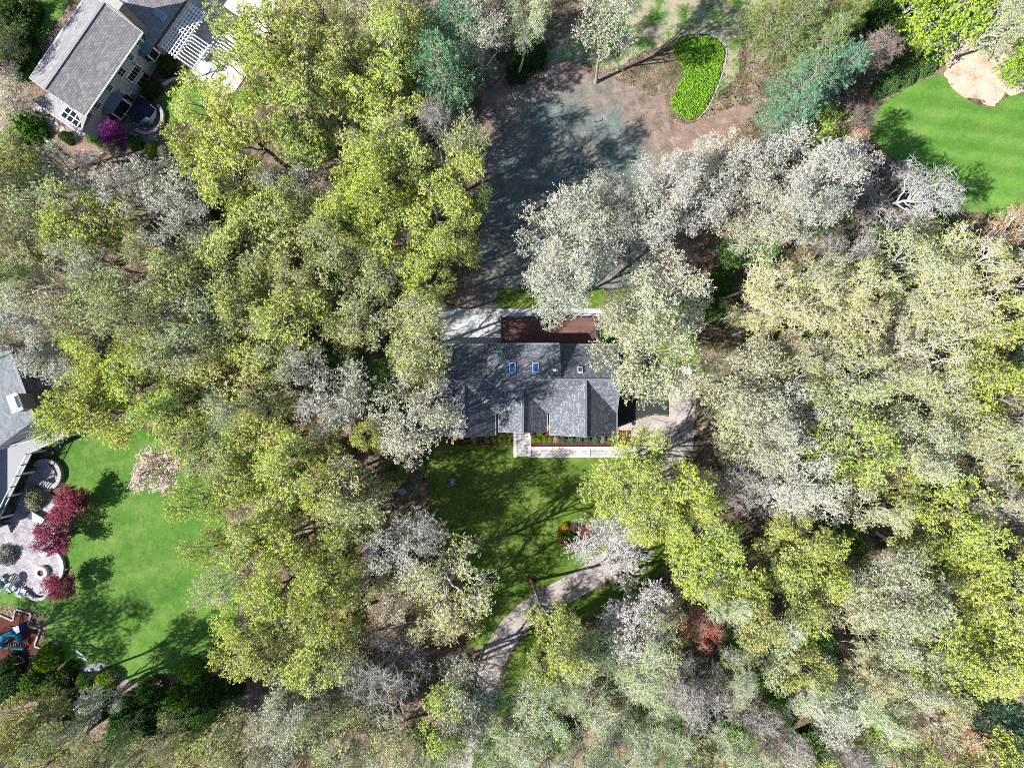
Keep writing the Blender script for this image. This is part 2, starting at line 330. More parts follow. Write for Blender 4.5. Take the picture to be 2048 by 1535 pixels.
# ------------------------------------------------------------------ the ground and everything laid on it
def sheet(name, pts, z, mat, smooth=True, jitter=0.0, thick=0.0, sub=5, wob=0.0):
    p = [tuple(W(x, y).xy) for x, y in pts]
    if smooth: p = [tuple(q) for q in catmull(p, sub)]
    if jitter:
        r = np.random.default_rng(abs(hash(name)) % 1000 if False else len(name) * 7 + len(pts))
        q = []
        for i in range(len(p)):
            a, c = p[i], p[(i + 1) % len(p)]
            m = max(1, int(math.hypot(c[0] - a[0], c[1] - a[1]) / 0.35))
            for k in range(m): q.append((a[0] + (c[0] - a[0]) * k / m + r.normal(0, jitter), a[1] + (c[1] - a[1]) * k / m + r.normal(0, jitter)))
        p = q
    if wob:
        ph = r.uniform(0, 6, 6); q = []
        for x, y in p: q.append((x + wob * (math.sin(x * .9 + y * .7 + ph[0]) + .6 * math.sin(2.1 * y - x + ph[1]) + .35 * math.sin(4.3 * x + 3.1 * y + ph[2])), y + wob * (math.sin(y * .8 - x * .6 + ph[3]) + .6 * math.sin(2.3 * x + y + ph[4]) + .35 * math.sin(5.1 * y - 2 * x + ph[5]))))
        p = q
    o = (MB().prism(p, z - max(thick, 0.02), z)).build(name, MATS[mat])
    tag(o, kind='structure'); POLYS.append(p); return o
POLYS = []
g = MB(); g.add([(-420, -420, 0), (420, -420, 0), (420, 420, 0), (-420, 420, 0)], [(0, 1, 2, 3)])
tag(g.build('ground', MATS['leaf_litter_ground']), kind='structure')

SEEDED = [(958, 240), (965, 190), (1000, 160), (1060, 128), (1110, 118), (1170, 132), (1215, 150), (1260, 172), (1310, 195), (1340, 240), (1350, 285), (1350, 330), (1345, 380), (1385, 460), (1394, 520), (1393, 577), (1200, 578), (996, 577), (995, 596), (994, 617), (950, 617), (905, 616), (915, 590), (945, 540), (962, 460), (966, 380), (960, 300)]
sheet('seeded_lawn', SEEDED, 0.042, 'hydroseeded_soil', smooth=False, jitter=0.1, wob=.0)
sheet('back_lawn', [(995.5, 577.5), (1393, 577.5), (1390, 640), (1394, 700), (1398, 745), (1372, 745), (1338, 738), (1204, 735), (1204, 690), (1204, 617), (995.5, 616)], 0.05, 'front_turf', smooth=False, jitter=0.02)
FRONT = [(836, 884), (900, 888), (1026, 890), (1026, 913), (1210, 913), (1290, 916), (1318, 950), (1300, 1010), (1255, 1066), (1200, 1118), (1140, 1150), (1085, 1172), (1030, 1212), (990, 1262), (968, 1300), (930, 1290), (940, 1200), (905, 1110), (868, 1060), (858, 1000), (852, 940)]
sheet('front_lawn', FRONT, 0.05, 'front_turf', smooth=False, jitter=0.04)
sheet('drive_verge', [(1012, 1345), (1030, 1300), (1080, 1240), (1140, 1205), (1210, 1170), (1290, 1110), (1335, 1050), (1350, 1100), (1290, 1180), (1190, 1230), (1110, 1280), (1060, 1330), (1030, 1400), (985, 1460), (975, 1430)], 0.058, 'front_turf', jitter=0.05)
sheet('plum_lawn', [(118, 900), (146, 880), (230, 850), (340, 880), (430, 980), (470, 1140), (470, 1300), (400, 1350), (330, 1345), (262, 1362), (215, 1328), (150, 1335), (120, 1315), (86, 1310), (92, 1245), (62, 1218), (-60, 1200), (-60, 1180), (60, 1180), (120, 1192), (150, 1150), (128, 1120), (136, 1080), (150, 1060), (150, 990), (120, 960)], 0.05, 'neighbour_turf', jitter=0.04)
sheet('striped_lawn', [(1738, 268), (1742, 225), (1790, 190), (1850, 158), (1885, 150), (1905, 178), (1945, 205), (1990, 214), (2022, 192), (2140, 190), (2160, 480), (2040, 455), (1960, 425), (1900, 420), (1850, 360), (1790, 320)], 0.05, 'striped_turf', jitter=0.05)
sheet('meadow_grass', [(1195, 70), (1200, -60), (1530, -60), (1500, 60), (1475, 130), (1440, 190), (1448, 120), (1440, 85), (1400, 68), (1345, 82), (1290, 112), (1220, 130), (1150, 122), (1040, 170), (990, 175), (1060, 110), (1120, 85)], 0.03, 'rough_turf', jitter=0.12, wob=.35)
sheet('dry_clearing', [(1845, 92), (1880, 60), (1960, 60), (2100, 90), (2120, 186), (2022, 190), (1990, 212), (1945, 203), (1905, 176), (1890, 140), (1880, 105)], 0.03, 'dry_ground', jitter=0.12, wob=.35)
sheet('soil_patch', [(1296, 215), (1330, 190), (1345, 240), (1385, 242), (1440, 225), (1500, 220), (1440, 290), (1360, 330), (1332, 330), (1324, 255)], 0.02, 'bare_soil', jitter=0.12, wob=.35)
sheet('side_lawn', [(40, -30), (152, -30), (66, 112), (62, 150), (50, 140), (48, 60)], 0.05, 'neighbour_turf', jitter=0.08)
sheet('terrace_lawn', [(336, 180), (385, 160), (410, 168), (470, 185), (520, 160), (530, 190), (470, 230), (390, 240), (330, 262), (322, 225)], 0.05, 'neighbour_turf', jitter=0.06)

def strip(pts, widths, sub=8):
    c = catmull(pts, sub, False); w = catmull([(x, 0) for x in widths], sub, False)
    L, R = [], []
    for i in range(len(c)):
        d = c[min(i + 1, len(c) - 1)] - c[max(i - 1, 0)]; d = d / (np.linalg.norm(d) + 1e-9); nrm = np.array((-d[1], d[0]))
        L.append(tuple(c[i] + nrm * w[i][0] / 2)); R.append(tuple(c[i] - nrm * w[i][0] / 2))
    return L + R[::-1]
DRIVE = strip([(905, 1600), (925, 1500), (952, 1410), (984, 1322), (1024, 1255), (1080, 1208), (1146, 1172), (1210, 1132), (1266, 1078), (1308, 1010), (1330, 940), (1340, 880), (1352, 845)], [52, 52, 52, 50, 50, 48, 50, 50, 50, 52, 58, 74, 90])
sheet('driveway', DRIVE, 0.075, 'old_asphalt', smooth=False, jitter=0.015)
sheet('parking_apron', [(1236, 852), (1262, 843), (1290, 834), (1310, 829), (1338, 832), (1338, 780), (1352, 762), (1368, 748), (1391, 748), (1392, 800), (1388, 850), (1386, 900), (1330, 905), (1290, 905), (1240, 905)], 0.085, 'old_asphalt', smooth=False, jitter=0.015)
sheet('asphalt_court', [(1212, 850), (1212, 737), (1337, 742), (1337, 829), (1310, 826), (1290, 831), (1262, 840), (1236, 849)], 0.095, 'new_asphalt', smooth=False)
sheet('concrete_patio', [(880, 617.5), (1203, 617.5), (1203, 690), (880, 690)], 0.10, 'concrete', smooth=False)
MULCH_L = [(895, 860), (1027, 860), (1027, 889), (895, 889)]; MULCH_R = [(1061.5, 860), (1262, 860), (1262, 892), (1061.5, 892)]
for p in (MULCH_L, MULCH_R): sheet('mulch_bed', p, 0.13, 'red_mulch', smooth=False, jitter=0.015)
sheet('island_mulch_bed', [(1115, 1062), (1122, 1049), (1145, 1044), (1170, 1047), (1186, 1058), (1188, 1080), (1172, 1095), (1148, 1097), (1128, 1088), (1117, 1075)], 0.13, 'red_mulch', jitter=0.015)
sheet('mulch_ring', [(1063 + 10.5 * math.cos(a), 1160 + 10.5 * math.sin(a)) for a in np.linspace(0, 6.283, 16, endpoint=False)], 0.13, 'red_mulch')
BED = [(1344, 95), (1362, 80), (1392, 74), (1424, 77), (1443, 92), (1446, 118), (1438, 150), (1426, 182), (1412, 212), (1392, 234), (1368, 238), (1350, 226), (1343, 206), (1352, 182), (1364, 160), (1366, 138), (1354, 116)]
sheet('groundcover_bed', BED, 0.05, 'front_turf', jitter=0.03)
sheet('terrace_patio', [(340, 95), (372, 4), (395, -40), (560, -40), (540, 60), (500, 140), (470, 185), (448, 190), (400, 160), (380, 140)], 0.11, 'cream_pavers', smooth=False)
sheet('entry_forecourt', [(150, -40), (200, -60), (345, -60), (330, 10), (255, 60)], 0.08, 'cream_pavers', smooth=False)
sheet('lower_terrace', [(245, 248), (262, 232), (275, 208), (300, 210), (322, 235), (318, 262), (312, 285), (296, 288), (262, 270), (240, 262)], 0.10, 'patio_dark')
sheet('garden_soil', [(0, 200), (60, 170), (70, 205), (150, 262), (240, 268), (262, 290), (250, 320), (120, 320), (40, 330), (-40, 320), (-40, 200)], 0.02, 'bare_soil', jitter=0.15, wob=.3)
PATIO = [(-40, 1050), (20, 1038), (45, 985), (70, 930), (95, 925), (115, 955), (100, 985), (118, 1000), (110, 1080), (128, 1100), (130, 1135), (115, 1165), (90, 1188), (45, 1190), (10, 1178), (-40, 1180)]
sheet('stone_patio', PATIO, 0.11, 'mauve_pavers')
PLAY = [(-60, 1215), (0, 1228), (27, 1240), (33, 1217), (64, 1226), (57, 1250), (82, 1257), (70, 1290), (84, 1296), (60, 1312), (56, 1330), (10, 1335), (-60, 1330)]
sheet('playground_mulch', PLAY, 0.12, 'red_mulch', smooth=False)
sheet('planting_bed', [(40, 1320), (120, 1322), (160, 1332), (210, 1326), (236, 1345), (262, 1366), (330, 1352), (400, 1352), (480, 1330), (500, 1380), (470, 1460), (300, 1470), (100, 1480), (-60, 1420), (-60, 1335)], 0.03, 'bare_soil', jitter=0.08)
sheet('stepping_soil', [(160, 1334), (185, 1326), (212, 1326), (232, 1342), (262, 1364), (240, 1368), (214, 1350), (190, 1348)], 0.06, 'patio_dark')

# paver walk in front of the house, laid with stone borders
walk = empty('paver_walkway', W(1045, 890)); 
def wpart(m, n, mat):
    o = m.build(n, MATS[mat], walk); o.matrix_parent_inverse = Matrix.Translation(-walk.location); return o
def rect(x0, x1, y0, y1):
    a, c = W(x0, y1), W(x1, y0); return a.x, c.x, a.y, c.y
a = rect(1033.5, 1056.5, 862, 912); wpart(MB().box(*a, 0.0, 0.17), 'paving', 'grey_pavers')
a = rect(1062.5, 1300, 897.5, 912); wpart(MB().box(*a, 0.0, 0.16), 'paving', 'grey_pavers')
for x0, x1, y0, y1 in ((1027, 1033.3, 862, 913), (1056.7, 1062.3, 862, 913), (1174, 1179.5, 897.6, 913)):
    a = rect(x0, x1, y0, y1); wpart(MB().box(*a, 0.0, 0.26), 'pier', 'stone_light')
nst = 34
for i in range(nst):
    x0 = 1062.6 + i * (1300 - 1062.6) / nst; a = rect(x0 + 0.25, x0 + (1300 - 1062.6) / nst - 0.25, 892.3, 897.2)
    wpart(MB().box(*a, 0.0, 0.30 + 0.02 * (i % 3)), 'stone', 'stone_light')
for i in range(36):
    x0 = 1062.6 + i * (1300 - 1062.6) / 36; a = rect(x0 + 0.2, x0 + (1300 - 1062.6) / 36 - 0.2, 912.2, 913.8)
    wpart(MB().box(*a, 0.0, 0.19), 'edging_stone', 'stone_light')
tag(walk, 'grey paver walkway with pale stone borders along the front mulch bed', 'walkway')

# ------------------------------------------------------------------ the charcoal-roofed house
EZ, PITCH = 3.0, 0.8
house = empty('house', (1.8, -1.0, 0)); HINV = Matrix.Translation(-Vector((1.8, -1.0, 0)))
def hpart(m, name, mat, parent=None, **k):
    o = m.build(name, MATS[mat], parent or house, **k); o.matrix_parent_inverse = HINV if parent is None else Matrix.Identity(4)
    return o
XL, XR, YN, YS, YR = -9.75, 13.35, 4.95, -3.8, 0.58
RZ = EZ + PITCH * (YN - YR)
mw = MB().prism([(XL + .4, YS + .4), (XR - .4, YS + .4), (XR - .4, YN - .4), (XL + .4, YN - .4)], 0, EZ - 0.1)
hpart(mw, 'wall', 'siding_pale')
gable_ends = MB()
for x0, x1 in ((XL + .4, XL + .45), (XR - .45, XR - .4)):
    gable_ends.add([(x0, YN - .4, EZ - .1), (x0, YS + .4, EZ - .1), (x0, YR, RZ - .35), (x1, YN - .4, EZ - .1), (x1, YS + .4, EZ - .1), (x1, YR, RZ - .35)], [(0, 1, 2), (5, 4, 3), (0, 3, 4, 1), (1, 4, 5, 2), (2, 5, 3, 0)])
hpart(gable_ends, 'gable_wall', 'siding_pale')
DX0, DX1 = -2.92, 5.86
QP = 0.33; DZ = RZ - QP * (YN - YR)
T = 0.16
for x0, x1 in ((XL, DX0), (DX1, XR)): hpart(MB().slab([(x0, YR, RZ), (x1, YR, RZ), (x1, YN, EZ), (x0, YN, EZ)], T), 'roof', 'charcoal_shingle_x')
def sgable(x0, x1, ysouth):
    """front gable: returns (mid x, ridge z, y where its ridge dies into the main slope, y of its valley foot)"""
    xm = (x0 + x1) / 2; hz = EZ + PITCH * (x1 - x0) / 2
    return xm, hz, YR - (RZ - hz) / PITCH, YS
G = [(-9.75, -2.13, -6.5), (-1.68, 4.44, -6.05), (4.84, 13.32, -6.45)]
# main front slope: one slab with the gables laid over it
rs = MB().slab([(XL, YR, RZ), (XR, YR, RZ), (XR, YS, EZ), (XL, YS, EZ)], T); hpart(rs, 'roof', 'charcoal_shingle_x')
for x0, x1, ys in G:
    xm, hz, ya, yv = sgable(x0, x1, ys)
    lift = 0.035
    for sgn, xe in ((-1, x0), (1, x1)):
        m = MB().slab([(xm, ya, hz + lift), (xm, ys, hz + lift), (xe, ys, EZ + lift), (xe, YS, EZ + lift)], T); hpart(m, 'roof', 'charcoal_shingle_y')
    m = MB().prism([(x0 + .35, ys + .35), (x1 - .35, ys + .35), (x1 - .35, YS + 1), (x0 + .35, YS + 1)], 0, EZ - .1); hpart(m, 'wall', 'siding_pale')
    m = MB().add([(x0 + .35, ys + .35, EZ - .1), (x1 - .35, ys + .35, EZ - .1), (xm, ys + .35, hz - .33), (x0 + .35, ys + .40, EZ - .1), (x1 - .35, ys + .40, EZ - .1), (xm, ys + .40, hz - .33)], [(0, 1, 2), (5, 4, 3), (0, 3, 4, 1), (1, 4, 5, 2), (2, 5, 3, 0)]); hpart(m, 'gable_wall', 'siding_pale')
    for xe in (x0, x1): hpart(MB().bar((xe + (-.06 if xe == x0 else .06), ys, EZ - .02), (xe + (-.06 if xe == x0 else .06), YS - .05, EZ - .02), .11, .12), 'gutter', 'house_gutter')
    hpart(MB().bar((x0, ys - .03, EZ - .06), (xm, ys - .03, hz - .06), .05, .2), 'rake_board', 'house_gutter')
    hpart(MB().bar((xm, ys - .03, hz - .06), (x1, ys - .03, EZ - .06), .05, .2), 'rake_board', 'house_gutter')
    hpart(MB().bar((xm, ys, hz + .05), (xm, ya + .05, hz + .05), .22, .05), 'ridge_cap', 'roof_cap')
    # a window in each front gable wall
    w = hpart(MB().frame_box((xm, ys + .32, 1.5), (1, 0, 0), (0, 1, 0), (0, 0, 1), 2.0, .1, 1.5), 'window', 'white_paint')
    o = MB().frame_box((xm, ys + .255, 1.5), (1, 0, 0), (0, 1, 0), (0, 0, 1), 1.8, .04, 1.3).build('pane', MATS['window_glass'], w)
hpart(MB().bar((XL, YR, RZ + .03), (DX0, YR, RZ + .03), .24, .06), 'ridge_cap', 'roof_cap')
hpart(MB().bar((DX0, YR, RZ + .05), (DX1, YR, RZ + .05), .24, .06), 'ridge_cap', 'roof_cap')
hpart(MB().bar((DX1, YR, RZ + .03), (XR, YR, RZ + .03), .24, .06), 'ridge_cap', 'roof_cap')
dm = MB().slab([(DX0 - .12, YR + .02, RZ + .02), (DX1 + .12, YR + .02, RZ + .02), (DX1 + .12, YN + .02, DZ), (DX0 - .12, YN + .02, DZ)], T)
dormer_roof = hpart(dm, 'dormer_roof', 'charcoal_shingle_x')
dwall = MB().add([(DX0, YR + .3, RZ - .45), (DX0, YN - .4, 0.05), (DX0, YN - .4, DZ - .12), (DX1, YR + .3, RZ - .45), (DX1, YN - .4, 0.05), (DX1, YN - .4, DZ - .12)],
                 [(0, 2, 1), (3, 4, 5), (1, 2, 5, 4), (0, 3, 5, 2), (0, 1, 4, 3)]); hpart(dwall, 'dormer_wall', 'siding_pale')
for xa, xb, zz in ((XL, DX0 - .15, EZ), (DX0, DX1, DZ), (DX1 + .15, XR, EZ)):
    hpart(MB().bar((xa, YN + .08, zz - .07), (xb, YN + .08, zz - .07), .11, .12), 'gutter', 'house_gutter')
for xe in (XL, XR):
    for yb, s in ((YN, 1), (YS, 1)): hpart(MB().bar((xe + (-.03 if xe < 0 else .03), yb, EZ - .08), (xe + (-.03 if xe < 0 else .03), YR, RZ - .08), .05, .2), 'rake_board', 'house_gutter')
def skylight(px, py, w, h, mat, on_dormer):
    q = QP if on_dormer else PITCH
    z = 6.0
    for _ in range(6): p = W(px, py, z); z = RZ - q * (p.y - YR)
    sl = Vector((0, 1, -q)).normalized(); nm = Vector((0, q, 1)).normalized()
    m = MB(); c = p + nm * .07; cr = sl
    for s in (-1, 1):
        m.frame_box(c + Vector((s * (w / 2 + .05), 0, 0)), (1, 0, 0), sl, nm, .1, h + .2, .2); m.frame_box(c + sl * s * (h / 2 + .05), (1, 0, 0), sl, nm, w, .1, .198)
    f = hpart(m, 'skylight', 'trim_grey'); MB().frame_box(c + nm * .03, (1, 0, 0), sl, nm, w - .01, h - .01, .08).build('pane', MATS[mat], f)
skylight(1024.5, 735, .62, 1.05, 'skylight_blue', True); skylight(1071.5, 735, .62, 1.05, 'skylight_blue', True); skylight(1160, 740, .42, .68, 'skylight_dark', False)
z = 6.0
p = W(1111, 742, 6.0); pz = RZ - QP * (p.y - YR)
hpart(MB().lathe((p.x, p.y, pz - .1), [(.13, 0), (.13, .2), (.07, .2), (.07, .5)], 10), 'vent_pipe', 'white_paint'); hpart(MB().box(p.x - .3, p.x + .3, p.y - .05, p.y + .25, pz - .06, pz + .06), 'vent_hood', 'white_paint')
hpart(MB().box(.75, 2.1, -5.72, -5.66, 0.2, 2.3), 'door', 'aged_timber')
for y0 in (-5.6, -2.0):
    hpart(MB().box(XR - .42, XR - .36, y0, y0 + 2.7, 0.1, 2.3), 'garage_door', 'white_paint')
for x in (-1.6, 1.2, 4.0):
    w = hpart(MB().box(x - .7, x + .7, YN - .42, YN - .36, 3.3, 4.3), 'window', 'white_paint'); MB().box(x - .6, x + .6, YN - .35, YN - .33, 3.4, 4.2).build('pane', MATS['window_glass'], w)
tag(house, 'long house with charcoal blue shingle roof, three front gables and two blue skylights', 'house')

# back deck with rails
deck = empty('deck', W(1098, 662)); DINV = Matrix.Translation(-deck.location)
def dpart(m, n, mat):
    o = m.build(n, MATS[mat], deck); o.matrix_parent_inverse = DINV; return o
zD = 0.75
a, c = W(1003, 690, zD), W(1193, 635, zD)
nb = 24
for i in range(nb):
    y0 = a.y + (c.y - a.y) * i / nb; y1 = a.y + (c.y - a.y) * (i + 1) / nb
    dpart(MB().box(a.x, c.x, y0 + .008, y1 - .008, zD - .05, zD), 'plank', 'deck_boards')
dpart(MB().box(a.x + .02, c.x - .02, a.y + .02, c.y - .02, 0.11, zD - .055), 'base', 'aged_timber')
for (xa, ya, xb, yb) in ((a.x, a.y, a.x, c.y), (a.x, c.y, c.x, c.y), (c.x, c.y, c.x, a.y)):
    for hh in (.95, .12): dpart(MB().bar((xa, ya, zD + hh), (xb, yb, zD + hh), .06, .06), 'rail', 'black_metal')
    n = max(2, int(math.hypot(xb - xa, yb - ya) / 1.5))
    for i in range(n + 1):
        x, y = xa + (xb - xa) * i / n, ya + (yb - ya) * i / n; dpart(MB().box(x - .05, x + .05, y - .05, y + .05, zD, zD + 1.0), 'post', 'black_metal')
tag(deck, 'reddish brown timber deck with black railing behind the charcoal-roofed house', 'deck')

pad = MB().prism([tuple(W(x, y).xy) for x, y in ((1364, 733), (1382, 733), (1382, 748), (1364, 748))], 0.0, 0.55).build('utility_box', MATS['white_resin'])
tag(pad, 'square white utility box at the end of the pale parking apron', 'utility box')
# square stone well on the front lawn
well = empty('garden_well', W(905, 963)); 
for i in range(4):
    for j in (-1.5, -.5, .5, 1.5):
        o = MB().box(-.105, .105, -.1, .1, 0, .34).build('stone', MATS['chimney_stone' if (i + int(j)) % 2 else 'red_lava'], well)
        a = i * math.pi / 2; o.location = (.44 * math.cos(a) - j * .215 * math.sin(a), .44 * math.sin(a) + j * .215 * math.cos(a), 0.03); o.rotation_euler.z = a
MB().box(-.3, .3, -.3, .3, .05, .22).build('water_basin', MATS['skylight_pale'], well)
tag(well, 'small square stone basin with pale blue centre on the front lawn', 'basin')
BR = empty('irrigation_pipe', W(1197, 243))
MB().bar((-.5, .2, .08), (-.5, -.15, .08), .07).build('pipe', MATS['black_metal'], BR); MB().bar((-.5, -.18, .1), (.45, .1, .1), .08).build('pipe', MATS['black_metal'], BR); MB().bar((.45, .1, .08), (.5, .3, .08), .08).build('pipe', MATS['black_metal'], BR)
tag(BR, 'black bent pipe lying on the grey teal seeded lawn', 'pipe')

# edging stones round the groundcover bed
edge = empty('bed_edging', W(1446, 120)); EINV = Matrix.Translation(-edge.location)
ec = catmull([(1346, 78), (1380, 68), (1424, 71), (1449, 90), (1451, 120), (1443, 152), (1430, 186), (1414, 218), (1394, 240)], 9, False)
for i in range(0, len(ec) - 1):
    p, q = W(*ec[i]), W(*ec[i + 1]); o = MB().bar(p.lerp(q, .06) + Vector((0, 0, .07)), p.lerp(q, .94) + Vector((0, 0, .07)), .10 + .05 * (i % 3), .10 + .04 * (i % 2)).build('stone', MATS['stone_grey' if i % 3 else 'stone_light'], edge); o.matrix_parent_inverse = EINV
tag(edge, 'curved line of pale edging stones round the kidney-shaped green bed', 'edging')

# ------------------------------------------------------------------ blue-grey house at the upper left, with pergola
E1, E2 = W(172, 228, 6.2), W(281, 70, 6.2)
U = (E2 - E1).normalized(); N = Vector((-U.y, U.x, 0))
if N.dot(-E1) < 0: N = -N
LEN = (E2 - E1).length
O0 = Vector((E1.x, E1.y, 0)) - N * 0.4
UROT = math.atan2(U.y, U.x)
shingle('grey_shingle_u', (0.175, 0.165, 0.168), (0.25, 0.237, 0.24), (0.31, 0.295, 0.30), course=0.22, tab=0.5, rot=-UROT, sparkamt=0.3)
nh = empty('neighbour_house', O0 + U * 6 - N * 4); NINV = Matrix.Translation(-nh.location)
def L(s, n, z): return O0 + U * s + N * n + Vector((0, 0, z))
def npart(m, name, mat, parent=None):
    o = m.build(name, MATS[mat], parent or nh)
    if parent is None: o.matrix_parent_inverse = NINV
    return o
def local(px, py, z):
    d = W(px, py, z) - O0; return d.dot(U), d.dot(N)
def on_wall(px, py, noff=0.0):
    """where the view ray through (px, py) meets the facade plane"""
    a = Vector((0, 0, H_CAM)); d = W(px, py, 0) - a; t = ((O0 + N * noff) - a).dot(N) / d.dot(N); p = a + d * t
    return (p - O0).dot(U), p.z
WE = 6.2; RIDGE = 8.5; NR = local(147, 93, RIDGE)[1]; NW_ = 2 * NR - 0.4
npart(MB().prism([L(0.3, 0, 0).xy, L(LEN + 14, 0, 0).xy, L(LEN + 14, NW_ + .4, 0).xy, L(0.3, NW_ + .4, 0).xy][:0] or [L(0.3, 0, 0).xy, L(LEN - .1, 0, 0).xy, L(LEN - .1, NW_ + .4, 0).xy, L(0.3, NW_ + .4, 0).xy], 0, WE - .12), 'wall', 'siding_bluegrey')
npart(MB().slab([L(-.3, NR, RIDGE), L(LEN + .4, NR, RIDGE), L(LEN + .4, .4, WE), L(-.3, .4, WE)], .18), 'roof', 'grey_shingle_u')
npart(MB().slab([L(-.3, NR - .01, RIDGE), L(LEN + .4, NR - .01, RIDGE), L(LEN + .4, NW_, WE), L(-.3, NW_, WE)], .18), 'roof', 'grey_shingle_u')
npart(MB().bar(L(-.3, NR, RIDGE + .03), L(LEN + .4, NR, RIDGE + .03), .3, .07), 'ridge_cap', 'roof_cap_warm')
npart(MB().bar(L(-.3, .47, WE - .08), L(LEN + .4, .47, WE - .08), .13, .14), 'gutter', 'gutter_white')
npart(MB().bar(L(-.3, NW_ - .07, WE - .08), L(LEN + .4, NW_ - .07, WE - .08), .13, .14), 'gutter', 'gutter_white')
for s in (-.33, LEN + .43):
    for n in (.4, NW_): npart(MB().bar(L(s, n, WE - .1), L(s, NR, RIDGE - .1), .06, .22), 'rake_board', 'gutter_white')
for s in (.3, LEN - .1):
    npart(MB().add([L(s, 0, WE - .12), L(s, NW_ + .4, WE - .12), L(s, NR, RIDGE - .3), L(s - .05, 0, WE - .12), L(s - .05, NW_ + .4, WE - .12), L(s - .05, NR, RIDGE - .3)], [(0, 1, 2), (5, 4, 3), (0, 3, 4, 1), (1, 4, 5, 2), (2, 5, 3, 0)]), 'gable_wall', 'siding_bluegrey')
# lower end wing
s0, n0 = local(150, 252, 4.6); s1, n1 = local(61, 198, 4.6)
npart(MB().slab([L(.35, .35, 5.95), L(.35, NR - .5, 6.0), L(s1, n1, 4.6), L(s1, .1, 4.6)], .18), 'roof', 'grey_shingle_u')
npart(MB().prism([L(.3, .05, 0).xy, L(.3, NR - .7, 0).xy, L(s1 + .3, n1 + .3, 0).xy, L(s1 + .3, -.1, 0).xy], 0, 4.5), 'wall', 'siding_bluegrey')
npart(MB().bar(L(s1 - .07, n1, 4.53), L(s1 - .07, .1, 4.53), .12, .12), 'gutter', 'gutter_white')
# garage wing with a skylight
s2, n2 = local(312, 86, 3.5); s3, n3 = local(374, 0, 3.5)
npart(MB().prism([L(LEN + .1, n2 - .4, 0).xy, L(LEN + 13, n2 - .4, 0).xy, L(LEN + 13, n2 - 8, 0).xy, L(LEN + .1, n2 - 8, 0).xy], 0, 3.3), 'wall', 'siding_bluegrey')
npart(MB().slab([L(LEN + .05, n2, 3.5), L(LEN + 13, n2, 3.5), L(LEN + 13, n2 - 4.3, 5.6), L(LEN + .05, n2 - 4.3, 5.6)], .18), 'roof', 'grey_shingle_u')
npart(MB().slab([L(LEN + .05, n2 - 8.6, 3.5), L(LEN + 13, n2 - 8.6, 3.5), L(LEN + 13, n2 - 4.31, 5.6), L(LEN + .05, n2 - 4.31, 5.6)], .18), 'roof', 'grey_shingle_u')
npart(MB().bar(L(LEN + .05, n2 + .07, 3.42), L(LEN + 13, n2 + .07, 3.42), .13, .14), 'gutter', 'red_lava')
sk, nk = local(316, 25, 4.6); zk = 3.5 + (n2 - nk) / 4.3 * 2.1; SL = (N * 4.3 - Vector((0, 0, 2.1))).normalized(); NM = U.cross(SL); NM = NM if NM.z > 0 else -NM
f = npart(MB().frame_box(L(sk, nk, zk) + NM * .08, U, SL, NM, .85, 1.5, .16), 'skylight', 'trim_grey'); MB().frame_box(L(sk, nk, zk) + NM * .15, U, SL, NM, .68, 1.3, .08).build('pane', MATS['skylight_pale'], f)
# chimney on the ridge end
sc_, nc_ = local(226, 22, 9.0)
ch = npart(MB().frame_box(L(LEN + .95, nc_, 5.0), U, N, (0, 0, 1), .9, 2.6, 10.0), 'chimney', 'chimney_stone'); MB().frame_box(L(LEN + .95, nc_, 10.05), U, N, (0, 0, 1), 1.05, 2.75, .12).build('cap', MATS['stone_grey'], ch)
# facade windows
Z1 = Vector((0, 0, 1))
def nwin(zx, zy, w, h, cols=3, rows=2, off=0.0, dark=False):
    s, z = on_wall(zx / 4, zy / 4, off); m = MB(); c = L(s, off + .04, z); t = .11
    for k in (-1, 1):
        m.frame_box(c + U * k * (w / 2 - t / 2), U, N, Z1, t, .12, h); m.frame_box(c + Z1 * k * (h / 2 - t / 2), U, N, Z1, w - 2 * t - .004, .12, t)
    for k in range(1, cols): m.frame_box(c + U * (-w / 2 + w * k / cols), U, N, Z1, .05, .1, h - 2 * t - .004)
    for k in range(1, rows): m.frame_box(c + Z1 * (-h / 2 + h * k / rows), U, N, Z1, w - 2 * t - .006, .096, .05)
    o = npart(m, 'window', 'white_paint'); MB().frame_box(c, U, N, Z1, w - 2 * t + .01, .06, h - 2 * t + .01).build('pane', MATS['window_glass'], o)
for zx, zy in ((1115, 347), (1040, 457), (870, 700), (775, 838), (1055, 770), (1257, 472)): nwin(zx, zy, 1.0, 1.25)
nwin(960, 570, 1.15, 1.7, 2, 3); nwin(1070, 583, 2.3, 1.5, 1, 1); nwin(1075, 583, 2.32, 1.5, 5, 1, 0.01)
nwin(1140, 642, 2.0, 1.5, 3, 1)
